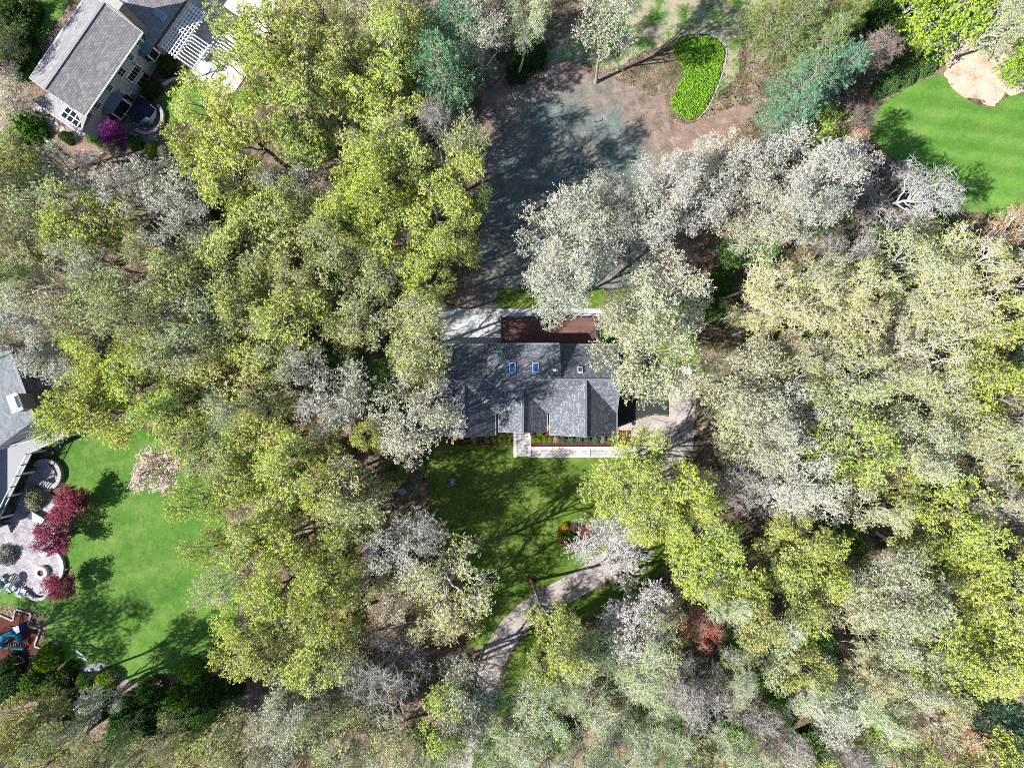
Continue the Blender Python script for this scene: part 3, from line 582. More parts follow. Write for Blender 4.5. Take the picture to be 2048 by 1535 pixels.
def bay(zx, zy, w, d, h, z):
    s, _ = on_wall(zx / 4, zy / 4); pl = [(-w / 2, 0), (-w / 2 + d * .7, d), (w / 2 - d * .7, d), (w / 2, 0)]
    o = npart(MB().prism([L(s + a, n, 0).xy for a, n in pl], z - h, z), 'bay_window', 'white_paint')
    ov = [(-w / 2 - .15, 0.01), (-w / 2 + d * .7 - .1, d + .15), (w / 2 - d * .7 + .1, d + .15), (w / 2 + .15, 0.01)]
    top = [L(s - w * .28, 0.02, z + .75), L(s + w * .28, 0.02, z + .75)]
    r = MB(); e = [L(s + a, n, z + .02) for a, n in ov]
    r.add([*e, *top], [(1, 2, 5, 4), (0, 1, 4), (2, 3, 5), (3, 2, 1, 0), (0, 4, 5, 3)]); r.build('roof', MATS['bluegrey_metal'], o)
    for i in range(3):
        a, c = L(s + pl[i][0], pl[i][1], 0), L(s + pl[i + 1][0], pl[i + 1][1], 0); dr = (c - a); ln = dr.length; nn = Vector((dr.y, -dr.x, 0)).normalized(); nn = nn if nn.dot(N) > 0 else -nn
        MB().frame_box((a + c) / 2 + Z1 * (z - h / 2) + nn * .01, dr, nn, Z1, ln - .3, .06, h - .4).build('pane', MATS['window_glass'], o)
s, z = on_wall(1165 / 4, 385 / 4); bay(1165, 385, 2.4, .8, 1.9, z + .2)
s, z = on_wall(890 / 4, 815 / 4); bay(890, 815, 3.6, .9, 2.3, z + .1)
s, z = on_wall(1000 / 4, 890 / 4)
for k in range(4):
    o = npart(MB().frame_box(L(s - 1.6 + k * 1.05, .08, 1.15), U, N, Z1, 1.0, .14, 2.2), 'door', 'white_paint'); MB().frame_box(L(s - 1.6 + k * 1.05, .16, 1.2), U, N, Z1, .76, .05, 1.85).build('pane', MATS['window_glass'], o)
npart(MB().frame_box(L(LEN * .73, .06, 3.0), U, N, Z1, .1, .1, 6.0), 'downspout', 'bluegrey_metal')
# glazed sunroom panel on the lower wing
sg, ng = local(148, 236, 5.3); pa = L(sg + .55, ng + 1.1, 5.95); 
m = MB(); fx = U; fy = (N * 1.0 + Vector((0, 0, -.35))).normalized(); fn = fx.cross(fy); fn = fn if fn.z > 0 else -fn; cc = L(sg, ng - .25, 5.2) + fn * .35
for k in (-1, 1): m.frame_box(cc + fx * k * .72, fx, fy, fn, .14, 2.2, .14); m.frame_box(cc + fy * k * 1.03, fx, fy, fn, 1.3, .14, .138)
m.frame_box(cc, fx, fy, fn, .12, 1.92, .136)
for k in (-.34, .34): m.frame_box(cc + fy * k, fx, fy, fn, 1.3, .12, .13)
o = npart(m, 'sunroom_glazing', 'white_paint'); MB().frame_box(cc - fn * .02, fx, fy, fn, 1.3, 1.93, .06).build('pane', MATS['window_glass'], o)
npart(MB().frame_box(cc - fn * .3, fx, fy, fn, 1.5, 2.1, .4), 'sunroom_kerb', 'siding_bluegrey')
vp = L(*local(195, 95, 7.4), 7.3); npart(MB().lathe((vp.x, vp.y, 6.8), [(.09, 0), (.09, .8)], 8), 'vent_pipe', 'black_metal')
tag(nh, 'blue-grey sided house with weathered grey roof and many white windows, by the pergola', 'house')

# white pergola
pg = empty('pergola', W(358, 62)); PINV = Matrix.Translation(-pg.location)
def ppart(m, n, mat='white_paint'):
    o = m.build(n, MATS[mat], pg); o.matrix_parent_inverse = PINV; return o
zP = 2.9; A_, B_, D_ = W(314, 87, zP), W(371, 3, zP), W(352, 113, zP); pu, pv = (B_ - A_), (D_ - A_); pu.z = pv.z = 0; lu, lv_ = pu.length, pv.length; pu.normalize(); pv = N.copy()
for i in range(14): a = A_ + pu * (lu * i / 13); ppart(MB().bar(a - pv * .25, a + pv * (lv_ + .35), .13, .14), 'rafter')
for i in range(8): a = A_ + pv * (lv_ * i / 7) + Z1 * .14; ppart(MB().bar(a - pu * .25, a + pu * (lu + .25), .09, .09), 'slat')
for k in (0.05, .95): a = A_ + pv * lv_ * k - Z1 * .2; ppart(MB().bar(a - pu * .3, a + pu * (lu + .3), .14, .24), 'beam')
for i in (0.02, .5, .98):
    for k in (.05, .95): a = A_ + pu * lu * i + pv * lv_ * k; ppart(MB().box(a.x - .1, a.x + .1, a.y - .1, a.y + .1, .1, zP - .3), 'post')
for i in range(8):
    a = A_ + pu * (lu * (.0 + .045 * i)) + pv * (lv_ + .6); 
ppart(MB().bar(A_ + pv * (lv_ + 2.6) - Z1 * .2, A_ + pv * (lv_ + 2.6) + pu * lu * .55 - Z1 * .2, .14, .24), 'beam')
for i in range(9): a = A_ + pu * (lu * .55 * i / 8); ppart(MB().bar(a + pv * (lv_ + .36), a + pv * (lv_ + 2.9), .10, .14), 'rafter')
for i in (.02, .53): a = A_ + pu * lu * i + pv * (lv_ + 2.6); ppart(MB().box(a.x - .1, a.x + .1, a.y - .1, a.y + .1, .1, zP - .3), 'post')
tag(pg, 'white timber pergola of crossed slats over the cream terrace', 'pergola')
for i, (px, py, rz) in enumerate(((413, 152, 2.6), (426, 145, 2.6))):
    t = empty('sun_lounger', W(px, py) + Z1 * .11, UROT - 1.57 + .3 * 0)
    MB().box(-.33, .33, -.95, .35, .28, .36).build('seat', MATS['white_resin'], t); MB().frame_box((0, .62, .5), (1, 0, 0), (0, .8, .5), (0, -.5, .8), .66, .7, .07).build('backrest', MATS['white_resin'], t)
    for sx in (-.28, .28):
        for sy in (-.85, .3): MB().box(sx - .04, sx + .04, sy - .04, sy + .04, 0, .28).build('leg', MATS['white_resin'], t)
    tag(t, ('white sun lounger on the cream terrace, the one closer to the lawn wall', 'white sun lounger on the cream terrace, the one closer to the pergola')[i], 'sun lounger', 'sun loungers on the terrace')
t = empty('side_table', W(436, 157) + Z1 * .11, UROT); MB().box(-.4, .4, -.4, .4, .38, .44).build('table_top', MATS['white_resin'], t)
for sx in (-.33, .33):
    for sy in (-.33, .33): MB().box(sx - .04, sx + .04, sy - .04, sy + .04, 0, .38).build('leg', MATS['white_resin'], t)
tag(t, 'low square white table beside the sun loungers', 'table')
t = empty('grill_island', W(414, 116) + Z1 * .11, UROT); MB().box(-.55, .55, -.4, .4, 0, .9).build('base', MATS['stone_grey'], t); MB().box(-.62, .62, -.46, .46, .9, .97).build('counter', MATS['white_resin'], t); MB().box(-.4, .4, -.28, .28, .97, 1.15).build('lid', MATS['trim_grey'], t)
tag(t, 'white-topped grill island standing between pergola and sun loungers', 'grill')
t = empty('dining_table', W(383, 84) + Z1 * .11, UROT); MB().lathe((0, 0, 0), [(.35, 0), (.2, .1), (.12, .68), (.95, .7), (.95, .76)], 24).build('table', MATS['canvas_cream'], t)
tag(t, 'round cream dining table under the pergola edge', 'table')
t = empty('wind_spinner', W(467, 48) + Z1 * .11); MB().lathe((0, 0, 0), [(.03, 0), (.03, 1.6)], 6).build('pole', MATS['black_metal'], t)
for k, mm in enumerate(('orange_toy', 'yellow_toy', 'green_toy', 'slide_blue')): a = k * 1.57 + .4; MB().frame_box((.3 * math.cos(a), .3 * math.sin(a), 1.62 + .02 * k), (math.cos(a), math.sin(a), .2), (-math.sin(a), math.cos(a), 0), (0, 0, 1), .5, .22, .02).build('vane', MATS[mm], t)
tag(t, 'small rainbow-coloured wind spinner on the cream terrace', 'wind spinner')
# trampoline with its curved stone seat wall
t = empty('trampoline', W(293, 232) + Z1 * .1); MB().lathe((0, 0, 0), [(1.7, .72), (1.7, .78)], 28).build('mat', MATS['dark_net'], t)
m = MB(); n = 28
for k in range(n): a0, a1 = 2 * math.pi * k / n, 2 * math.pi * (k + 1) / n; m.bar((1.75 * math.cos(a0), 1.75 * math.sin(a0), .78), (1.75 * math.cos(a1), 1.75 * math.sin(a1), .78), .12, .08)
m.build('rim', MATS['black_metal'], t)
for k in range(6): a = k * 1.047 + .3; MB().bar((1.8 * math.cos(a), 1.8 * math.sin(a), 0), (1.8 * math.cos(a), 1.8 * math.sin(a), 2.2), .05).build('pole', MATS['trim_grey'], t)
tag(t, 'round dark trampoline inside the curved stone wall', 'trampoline')
def arc_wall(name, c, r, a0, a1, n, h, w, mat, label, z=0.1):
    t = empty(name, W(*c) + Z1 * z)
    for k in range(n):
        p, q = a0 + (a1 - a0) * k / n, a0 + (a1 - a0) * (k + 1) / n; g = .03 * (q - p)
        MB().prism([((r - w / 2) * math.cos(p + g), (r - w / 2) * math.sin(p + g)), ((r + w / 2) * math.cos(p + g), (r + w / 2) * math.sin(p + g)), ((r + w / 2) * math.cos(q - g), (r + w / 2) * math.sin(q - g)), ((r - w / 2) * math.cos(q - g), (r - w / 2) * math.sin(q - g))], 0, h + .02 * (k % 2)).build('stone', MATS[mat], t)
    tag(t, label, 'wall'); return t
arc_wall('seat_wall', (296, 236), 2.15, math.radians(-130), math.radians(45), 16, .5, .4, 'stone_grey', 'curved grey stone seat wall wrapping the round trampoline')
arc_wall('garden_wall', (362, 205), 3.0, math.radians(60), math.radians(135), 12, .4, .3, 'stone_light', 'thin curved stone wall between terrace lawn and pergola terrace')

STONE_ME = []
for k in range(4):
    r = np.random.default_rng(k + 40); n = 9; a = np.arange(n) / n * 6.283; rr = 1 + r.uniform(-.22, .2, n)
    m = MB(); m.prism([(rr[i] * math.cos(a[i]), rr[i] * math.sin(a[i]) * .75) for i in range(n)], 0, 1); o = m.build('stone', MATS['stone_grey']); STONE_ME.append(o.data); bpy.data.objects.remove(o)
def flag_path(name, pts, label, size, mat, z=.02):
    t = empty(name, W(*pts[0]) + Z1 * z); 
    for i, (x, y) in enumerate(pts):
        me = STONE_ME[i % 4].copy() if False else STONE_ME[i % 4]; o = link('stone', me, t); d = W(x, y) - W(*pts[0]); o.location = (d.x, d.y, 0); o.scale = (size * random.uniform(.85, 1.2), size * random.uniform(.85, 1.2), .07); o.rotation_euler.z = random.uniform(0, 6)
    tag(t, label, 'path')
flag_path('stepping_stone_path', [(312, 283), (305, 289), (298, 293), (291, 299), (284, 303), (276, 307), (268, 311), (260, 314), (251, 317), (244, 318)], 'curving path of grey stepping stones below the trampoline', .36, 'stone_grey')
flag_path('flagstone_path', [(76, 218), (83, 228), (92, 238), (102, 244), (112, 254), (126, 262), (136, 268), (150, 272), (164, 268), (172, 262)], 'line of broad flagstones along the lower end of the grey-roofed house', .52, 'stone_light')

ROCKS = []
for k in range(3):
    r = np.random.default_rng(k + 90); m = MB(); prof = [(.3, 0), (.5, .12), (.46, .32), (.25, .46)]; m.lathe((0, 0, 0), prof, 8)
    v = np.array(m.v); v += r.normal(0, .06, v.shape); v[:, 2] = np.maximum(v[:, 2], 0); m.v = [tuple(q) for q in v]; o = m.build('boulder', MATS['stone_grey']); ROCKS.append(o.data); bpy.data.objects.remove(o)
for i, (x, y, s, lb) in enumerate(((65, 299, 1.7, 'grey boulder with flat top below the grey-roofed house'), (806, 982, 1.1, 'grey boulder on the litter beside the tree shadows'), (779, 1017, 1.0, 'small grey boulder on the brown litter beside the front lawn'),
        (1147, 1087, .45, 'pale rock at the front of the island mulch bed'), (112, 1288, 1.0, 'pale boulder behind the round bright shrub by the playground'), (10, 262, 1.0, 'rounded boulder in the dark garden under the silver tree'), (182, 1338, .6, 'small pale rock on the dark curving path'), (200, 1334, .7, 'pale rock at the bend of the dark curving path'))):
    o = link('boulder', ROCKS[i % 3]); o.location = W(x, y) + Z1 * .03; o.scale = (s, s, s * .8); o.rotation_euler.z = i * 1.3; tag(o, lb, 'boulder', 'garden boulders')

# ------------------------------------------------------------------ house at the left edge with stone chimney and deck
sh = empty('chimney_house', W(60, 810)); SINV = Matrix.Translation(-sh.location)
def spart(m, name, mat, parent=None):
    o = m.build(name, MATS[mat], parent or sh)
    if parent is None: o.matrix_parent_inverse = SINV
    return o
K1, K2 = W(40, 757, 8.0), W(70, 838, 8.0); V_ = (K2 - K1).normalized(); Q_ = Vector((-V_.y, V_.x, 0)); Q_ = Q_ if Q_.x > 0 else -Q_
VROT = math.atan2(V_.y, V_.x)
shingle('slate_shingle_v', (0.085, 0.092, 0.103), (0.135, 0.143, 0.155), (0.175, 0.183, 0.193), course=0.24, tab=0.5, rot=-VROT, sparkamt=0.25)
shingle('slate_shingle_q', (0.085, 0.092, 0.103), (0.135, 0.143, 0.155), (0.175, 0.183, 0.193), course=0.24, tab=0.5, rot=-VROT + math.pi / 2, sparkamt=0.25)
KO = Vector((K1.x, K1.y, 0)); KL = (K2 - K1).length
def S(v, q, z): return KO + V_ * v + Q_ * q + Vector((0, 0, z))
def sl(px, py, z): d = W(px, py, z) - KO; return d.dot(V_), d.dot(Q_)
qe = sl(118, 808, 5.2)[1]
spart(MB().slab([S(-4.5, 0, 8), S(KL, 0, 8), S(KL, -9, 4.6), S(-4.5, -9, 4.6)], .18), 'roof', 'slate_shingle_v')
spart(MB().slab([S(-4.5, 0.01, 7.98), S(KL, 0.01, 7.98), S(KL + .9, qe, 5.2), S(-4.5, qe, 5.2)], .18), 'roof', 'slate_shingle_v')
spart(MB().bar(S(-4.5, 0, 8.03), S(KL, 0, 8.03), .3, .07), 'ridge_cap', 'roof_cap_warm')
spart(MB().slab([S(KL - .02, -9, 4.7), S(KL - .02, 0, 7.9), S(KL + .88, qe, 5.18), S(KL + 1.3, -9, 4.5)], .16), 'roof', 'slate_shingle_q')
spart(MB().prism([S(-4.2, -9, 0).xy, S(-4.2, qe - .4, 0).xy, S(KL + .5, qe - .4, 0).xy, S(KL + .3, -9, 0).xy], 0, 5.0), 'wall', 'siding_pale')
spart(MB().bar(S(-4.5, qe + .07, 5.12), S(KL + .9, qe + .07, 5.12), .13, .14), 'gutter', 'gutter_white')
# porch roof, hipped, below the main eaves
PQ = [W(140, 848, 3.9), W(62, 880, 3.9), W(-40, 905, 3.9), W(-40, 868, 4.9), W(60, 862, 4.9), W(112, 838, 4.9)]
spart(MB().slab([PQ[0], PQ[1], PQ[4], PQ[5]], .15), 'porch_roof', 'slate_shingle_q'); spart(MB().slab([PQ[1], PQ[2], PQ[3], PQ[4]], .15), 'porch_roof', 'slate_shingle_q')
e1 = W(134, 812, 3.9); spart(MB().slab([PQ[0], PQ[5], W(112, 800, 4.9), e1], .15), 'porch_roof', 'slate_shingle_v')
spart(MB().bar(PQ[0] - Z1 * .08, PQ[1] - Z1 * .08, .13, .14), 'gutter', 'gutter_white'); spart(MB().bar(PQ[1] - Z1 * .08, PQ[2] - Z1 * .08, .13, .14), 'gutter', 'gutter_white'); spart(MB().bar(PQ[0] - Z1 * .08, e1 - Z1 * .08, .13, .14), 'gutter', 'gutter_white')
for p, q in ((PQ[0], .35), (PQ[1], .35), (e1, .2)):
    x, y = p.x * .995 - .15, p.y + .15; spart(MB().box(x - .12, x + .12, y - .12, y + .12, 0, 3.75), 'column', 'white_paint')
sc2 = sl(78, 803, 6.0); cb = S(sc2[0], sc2[1], 0)
ch = spart(MB().frame_box(S(sc2[0], sc2[1] - .1, 7.2), Q_, V_, Z1, 1.1, 1.9, 5.2), 'chimney', 'chimney_stone')
MB().frame_box(S(sc2[0], sc2[1] - .1, 9.9), Q_, V_, Z1, 1.35, 2.15, .2).build('cap', MATS['white_paint'], ch); MB().frame_box(S(sc2[0], sc2[1] - .1, 10.15), Q_, V_, Z1, .7, 1.5, .3).build('flue', MATS['white_paint'], ch)
for px, py in ((50, 776), (69, 824)):
    v0, q0 = sl(px, py, 7.2)
    d = spart(MB().frame_box(S(v0, q0, 6.7), Q_, V_, Z1, 1.2, 1.3, 1.5), 'dormer', 'siding_pale'); MB().frame_box(S(v0, q0 - .1, 7.5), Q_, V_, Z1, 1.5, 1.55, .14).build('roof', MATS['slate_shingle_v'], d)
    MB().frame_box(S(v0, q0 + .61, 6.9), Q_, V_, Z1, .05, .9, .9).build('window_frame', MATS['white_paint'], d); MB().frame_box(S(v0, q0 + .63, 6.9), Q_, V_, Z1, .05, .66, .66).build('pane', MATS['window_glass'], d)
for px, py in ((108, 775), (128, 800)):
    d = spart(MB().frame_box(S(sl(px, py, 3)[0], qe - .38, 3.2), Q_, V_, Z1, .08, 1.1, 1.4), 'window', 'white_paint'); MB().frame_box(S(sl(px, py, 3)[0], qe - .33, 3.2), Q_, V_, Z1, .05, .85, 1.15).build('pane', MATS['window_glass'], d)
p, q = W(-150, 1060), W(-12, 868); spart(MB().box(p.x, q.x, p.y, q.y, 0, 6.2), 'wall', 'siding_pale')  # out-of-view wing, walls and roof, added to cast shade over the raised deck
spart(MB().slab([(p.x - .4, p.y - .4, 6.2), (q.x + .4, p.y - .4, 6.2), (q.x - 3.4, p.y + 3, 8.4), (q.x - 3.4, q.y + .4, 8.4), (p.x - .4, q.y + .4, 6.2)][:0] or [(q.x + .4, p.y - .4, 6.2), (q.x + .4, q.y + .4, 6.2), ((p.x + q.x) / 2, q.y + .4, 8.6), ((p.x + q.x) / 2, p.y - .4, 8.6)], .18), 'roof', 'slate_shingle_v')
spart(MB().slab([(p.x - .4, p.y - .4, 6.2), (p.x - .4, q.y + .4, 6.2), ((p.x + q.x) / 2 - .01, q.y + .4, 8.6), ((p.x + q.x) / 2 - .01, p.y - .4, 8.6)], .18), 'roof', 'slate_shingle_v')
spart(MB().lathe((W(2, 880, 3.0).x, W(2, 880, 3.0).y, 2.8), [(1.15, 0), (1.15, 1.5), (.2, 2.0)], 20), 'turret', 'siding_pale')
spart(MB().bar(S(-4.5, -9, 4.5), S(KL, -9, 4.5), .12, .14), 'gutter', 'gutter_white')
for i, (px, py) in enumerate(((112, 735), (118, 733), (124, 731), (130, 729))): spart(MB().frame_box(W(px, py, 1.2 - i * .3), V_, Q_, Z1, .3, 1.0, .2), 'stair', 'white_paint')
tag(sh, 'slate-roofed house with stone chimney and curved deck beside the plum-tree lawn', 'house')

# raised deck with railings
rd = empty('raised_deck', W(60, 930)); RINV = Matrix.Translation(-rd.location)
def rpart(m, n, mat):
    o = m.build(n, MATS[mat], rd); o.matrix_parent_inverse = RINV; return o
zR = 2.7
out = [W(137, 872, zR), W(64, 906, zR), W(-2, 1038, zR)]
inn = [W(132, 850, zR), W(60, 872, zR), W(-60, 890, zR), W(-60, 1010, zR)]
rpart(MB().slab([*out, W(-60, 1040, zR), *inn[::-1]], .2), 'floor', 'composite_decking')
for p, q in ((inn[0], out[0]), (out[0], out[1]), (out[1], out[2])):
    for hh, w in ((1.0, .09), (.12, .06)): rpart(MB().bar(p + Z1 * hh, q + Z1 * hh, w, .07), 'rail', 'white_paint')
    n = max(1, round((q - p).length / 1.6))
    for k in range(n + 1):
        a = p.lerp(q, k / n); rpart(MB().box(a.x - .06, a.x + .06, a.y - .06, a.y + .06, zR + .001, zR + 1.1), 'post', 'black_metal')
    m = MB(); nb = int((q - p).length / .16)
    for k in range(1, nb): a = p.lerp(q, k / nb); m.bar(a + Z1 * .12, a + Z1 * 1.0, .025)
    o = rpart(m, 'baluster', 'black_metal'); o['kind'] = 'stuff'
for p in (out[0], out[0].lerp(out[1], .5), out[1], out[1].lerp(out[2], .33), out[1].lerp(out[2], .66), out[2]):
    a = p * 1.0; a.x -= .15; a.y += .1; rpart(MB().box(a.x - .13, a.x + .13, a.y - .13, a.y + .13, 0, zR - .21), 'column', 'white_paint')
tag(rd, 'raised pale deck with white-capped railing above the stone patio', 'deck')
for nm, pts, lb in (('garden_stairs', [(88, 966), (96, 958), (112, 966), (104, 976)], 'dark stone stairs descending beside the curved wall'), ('deck_stairs', [(-4, 1046), (28, 1046), (24, 1064), (-8, 1064)], 'railed wooden stairs coming down from the raised deck')):
    st = empty(nm, W(*pts[0]) + Z1 * .1); A, B, C_, D = [W(*p) for p in pts]
    for k in range(5):
        f = (k + .5) / 5; p, q = A.lerp(D, f) - W(*pts[0]), B.lerp(C_, f) - W(*pts[0]); MB().bar(p + Z1 * (.9 - .17 * k) / 2, q + Z1 * (.9 - .17 * k) / 2, (D - A).length / 5.3, .9 - .17 * k).build('step', MATS['stone_grey' if nm[0] == 'g' else 'composite_decking'], st)
    tag(st, lb, 'stairs')
arc_wall('retaining_wall', (97, 948), 1.9, math.radians(-60), math.radians(140), 14, .7, .45, 'stone_grey', 'curved grey retaining wall beside the raised deck', .02)
arc_wall('fire_pit_wall', (92, 1132), 2.45, math.radians(-65), math.radians(75), 14, .45, .45, 'stone_light', 'curved pale stone seat wall on the lawn side of the fire pit')
arc_wall('bench_wall', (80, 1170), 1.7, math.radians(-150), math.radians(-20), 12, .45, .4, 'stone_grey', 'curved grey stone bench at the foot of the patio')
t = empty('fire_pit', W(87, 1143) + Z1 * .11)
for k in range(12):
    a0, a1 = k * .5236 + .02, (k + 1) * .5236 - .02
    MB().prism([(.42 * math.cos(a0), .42 * math.sin(a0)), (.85 * math.cos(a0), .85 * math.sin(a0)), (.85 * math.cos(a1), .85 * math.sin(a1)), (.42 * math.cos(a1), .42 * math.sin(a1))], 0, .5).build('stone', MATS['stone_light'], t)
MB().lathe((0, 0, 0), [(.41, .05), (.41, .3)], 16).build('lava_rock', MATS['red_lava'], t)
tag(t, 'round pale stone fire pit with red lava rock on the patio', 'fire pit')
t = empty('patio_table', W(80, 1034) + Z1 * .11, -.55); MB().box(-1.0, 1.0, -.5, .5, .6, .72).build('table_top', MATS['canvas_cream'], t); MB().box(-.85, .85, -.4, .4, 0, .6).build('base', MATS['tan_vinyl'], t); tag(t, 'rectangular cream covered table beside the first plum tree', 'table')
t = empty('stone_planter', W(92, 1105) + Z1 * .11, -.4); MB().box(-.45, .45, -.32, .32, 0, .55).build('block', MATS['white_resin'], t); MB().box(-.35, .35, -.22, .22, .55, .62).build('lid', MATS['stone_light'], t); tag(t, 'small white box beside the middle plum tree on the patio', 'box')
def chair(px, py, rz, lb, grp):
    t = empty('lounge_chair', W(px, py) + Z1 * .11, rz); MB().box(-.4, .4, -.4, .4, .3, .42).build('seat', MATS['white_resin'], t); MB().box(-.4, .4, .34, .44, .42, .95).build('backrest', MATS['white_resin'], t)
    for s in (-.42, .42): MB().box(s - .05, s + .05, -.4, .44, .42, .62).build('armrest', MATS['white_resin'], t)
    for sx in (-.35, .35):
        for sy in (-.35, .35): MB().box(sx - .04, sx + .04, sy - .04, sy + .04, 0, .3).build('leg', MATS['white_resin'], t)
    tag(t, lb, 'chair', grp)
chair(50, 1181, 2.7, 'white square lounge chair at the end of the curved stone bench', 'white patio chairs'); chair(30, 1172, .6, 'white lounge chair between the lattice shade and the stone bench', 'white patio chairs'); chair(7, 1158, 1.2, 'white lounge chair tucked behind the small lattice shade', 'white patio chairs')
t = empty('lattice_shade', W(8, 1172) + Z1 * .11, -.5)
for k in range(8): MB().bar((-.9 + k * .26, -.7, 2.0), (-.9 + k * .26, .7, 2.0), .1, .05).build('slat', MATS['white_paint'], t)
for k in range(5): MB().bar((-1.0, -.6 + k * .3, 2.06), (1.05, -.6 + k * .3, 2.06), .09, .05).build('slat', MATS['white_paint'], t)
for sx in (-.9, .92):
    for sy in (-.6, .6): MB().box(sx - .06, sx + .06, sy - .06, sy + .06, 0, 1.97).build('post', MATS['white_paint'], t)
tag(t, 'small white lattice shade at the foot of the patio', 'pergola')
t = empty('patio_umbrella', W(22, 1160) + Z1 * .11); m = MB(); m.lathe((0, 0, 0), [(.03, 0), (.03, 1.9), (.62, 1.75), (.3, 2.0), (.03, 2.15)], 8); m.build('canopy', MATS['green_canvas'], t); tag(t, 'folded dark green umbrella between the white chairs', 'umbrella')

# playground with edging blocks, tube slide, ladders
pe = empty('playground_edging', W(64, 1226)); PEI = Matrix.Translation(-pe.location)
seq = PLAY[:9]
for i in range(len(seq) - 1):
    p, q = W(*seq[i]), W(*seq[i + 1]); n = max(1, round((q - p).length / .42))
    for k in range(n): o = MB().bar(p.lerp(q, (k + .05) / n) + Z1 * .12, p.lerp(q, (k + .95) / n) + Z1 * .12, .22, .2).build('block', MATS['stone_grey'], pe); o.matrix_parent_inverse = PEI
tag(pe, 'stepped border of pale stone blocks round the playground', 'edging')
ps = empty('playset', W(0, 1283)); PSI = Matrix.Translation(-ps.location)
def plpart(m, n, mat, **k):
    o = m.build(n, MATS[mat], ps, **k); o.matrix_parent_inverse = PSI; return o
def tube_path(pts, r, k=12):
    m = MB(); pts = [Vector(p) for p in pts]; n = len(pts)
    for i, p in enumerate(pts):
        d = (pts[min(i + 1, n - 1)] - pts[max(i - 1, 0)]).normalized(); sd = d.cross(Z1).normalized(); up = sd.cross(d)
        rr = r * (1.06 if i % 4 == 0 else 1.0)
        m.v += [tuple(p + rr * (math.cos(2 * math.pi * j / k) * sd + math.sin(2 * math.pi * j / k) * up)) for j in range(k)]
        if i: m.f += [((i - 1) * k + j, (i - 1) * k + (j + 1) % k, i * k + (j + 1) % k, i * k + j) for j in range(k)]
    m.f += [tuple(range(k))[::-1], tuple(range((n - 1) * k, n * k))]; return m
sp = [tuple(W(x, y, z)) for x, y, z in ((-6, 1290, 2.2), (0, 1285, 2.1), (6, 1276, 1.9), (14, 1270, 1.6), (24, 1266, 1.35), (33, 1268, 1.05), (38, 1274, .75), (36, 1278, .6), (31, 1278, .55))]
plpart(tube_path([tuple(q) for q in catmull(sp, 4, False)], .4), 'tube_slide', 'slide_teal', smooth=True)
sp2 = [tuple(W(x, y, z)) for x, y, z in ((-4, 1292, 1.6), (12, 1292, 1.2), (28, 1294, .7), (48, 1296, .35))]
plpart(tube_path([tuple(q) for q in catmull(sp2, 4, False)], .22), 'slide', 'slide_teal', smooth=True)
plpart(MB().frame_box(W(38, 1256, .9), (1, .3, 0), (-.3, 1, 0), Z1, .75, .9, 1.0), 'bucket_seat', 'slide_blue')
def ladder(a, c, w, n, nm='ladder'):
    d = (c - a); sd = d.cross(Z1).normalized() * w / 2; m = MB().bar(a - sd, c - sd, .07); m.bar(a + sd, c + sd, .07)
    for k in range(n): p = a.lerp(c, (k + .5) / n); m.bar(p - sd * .93, p + sd * .93, .06)
    plpart(m, nm, 'aged_timber')
ladder(W(14, 1291, 1.8), W(54, 1286, .4), .75, 8); ladder(W(-4, 1274, 1.9), W(18, 1254, .3), .7, 7)
for px, py in ((-10, 1272), (2, 1270), (0, 1296), (-12, 1296)): p = W(px, py); plpart(MB().box(p.x - .08, p.x + .08, p.y - .08, p.y + .08, .1, 2.6), 'post', 'aged_timber')
p, q = W(-12, 1297, 1.7), W(3, 1270, 1.7); plpart(MB().box(p.x, q.x, p.y, q.y, 1.6, 1.7), 'platform', 'aged_timber')
tag(ps, 'wooden playset with teal tube slide and ladders on the red mulch', 'playset')
for i, (pts, lb) in enumerate((([(14, 1330), (25, 1320), (37, 1328), (26, 1338)], 'thin square frame on the playground mulch, the lower of two'), ([(25, 1319), (38, 1309), (49, 1316), (37, 1327)], 'thin square frame on the playground mulch, closer to the ladder'))):
    t = empty('sandbox_frame', W(*pts[0]) + Z1 * .12)
    for k in range(4): p, q = W(*pts[k]) - W(*pts[0]), W(*pts[(k + 1) % 4]) - W(*pts[0]); MB().bar(p + Z1 * (.06 + .002 * k), q + Z1 * (.06 + .002 * k), .09, .1).build('board', MATS['trim_grey'], t)
    tag(t, lb, 'frame', 'frames on the playground')
t = empty('soccer_goal', W(168, 1304) + Z1 * .05); gp = [W(x, y) - W(168, 1304) for x, y in ((157, 1311), (175, 1318), (164, 1293), (180, 1304))]
MB().bar(gp[0] + Z1 * .05, gp[1] + Z1 * .05, .1).build('base_bar', MATS['white_paint'], t); MB().bar(gp[2] + Z1 * 1.15, gp[3] + Z1 * 1.15, .1).build('crossbar', MATS['white_paint'], t)
for a, c in ((0, 2), (1, 3)): MB().bar(gp[a] + Z1 * .05, gp[c] + Z1 * 1.15, .06).build('side_bar', MATS['trim_grey'], t)
for a in (2, 3): MB().bar(gp[a], gp[a] + Z1 * 1.12, .08).build('post', MATS['white_paint'], t)
m = MB()
for k in range(1, 9): m.bar(gp[0].lerp(gp[1], k / 9) + Z1 * .05, gp[2].lerp(gp[3], k / 9) + Z1 * 1.15, .012)
for k in range(1, 7): m.bar(gp[0].lerp(gp[2], k / 7) + Z1 * (.05 + 1.1 * k / 7), gp[1].lerp(gp[3], k / 7) + Z1 * (.05 + 1.1 * k / 7), .012)
o = m.build('net', MATS['trim_grey'], t); o['kind'] = 'stuff'
tag(t, 'small white goal frame with net on the shaded lawn', 'goal')

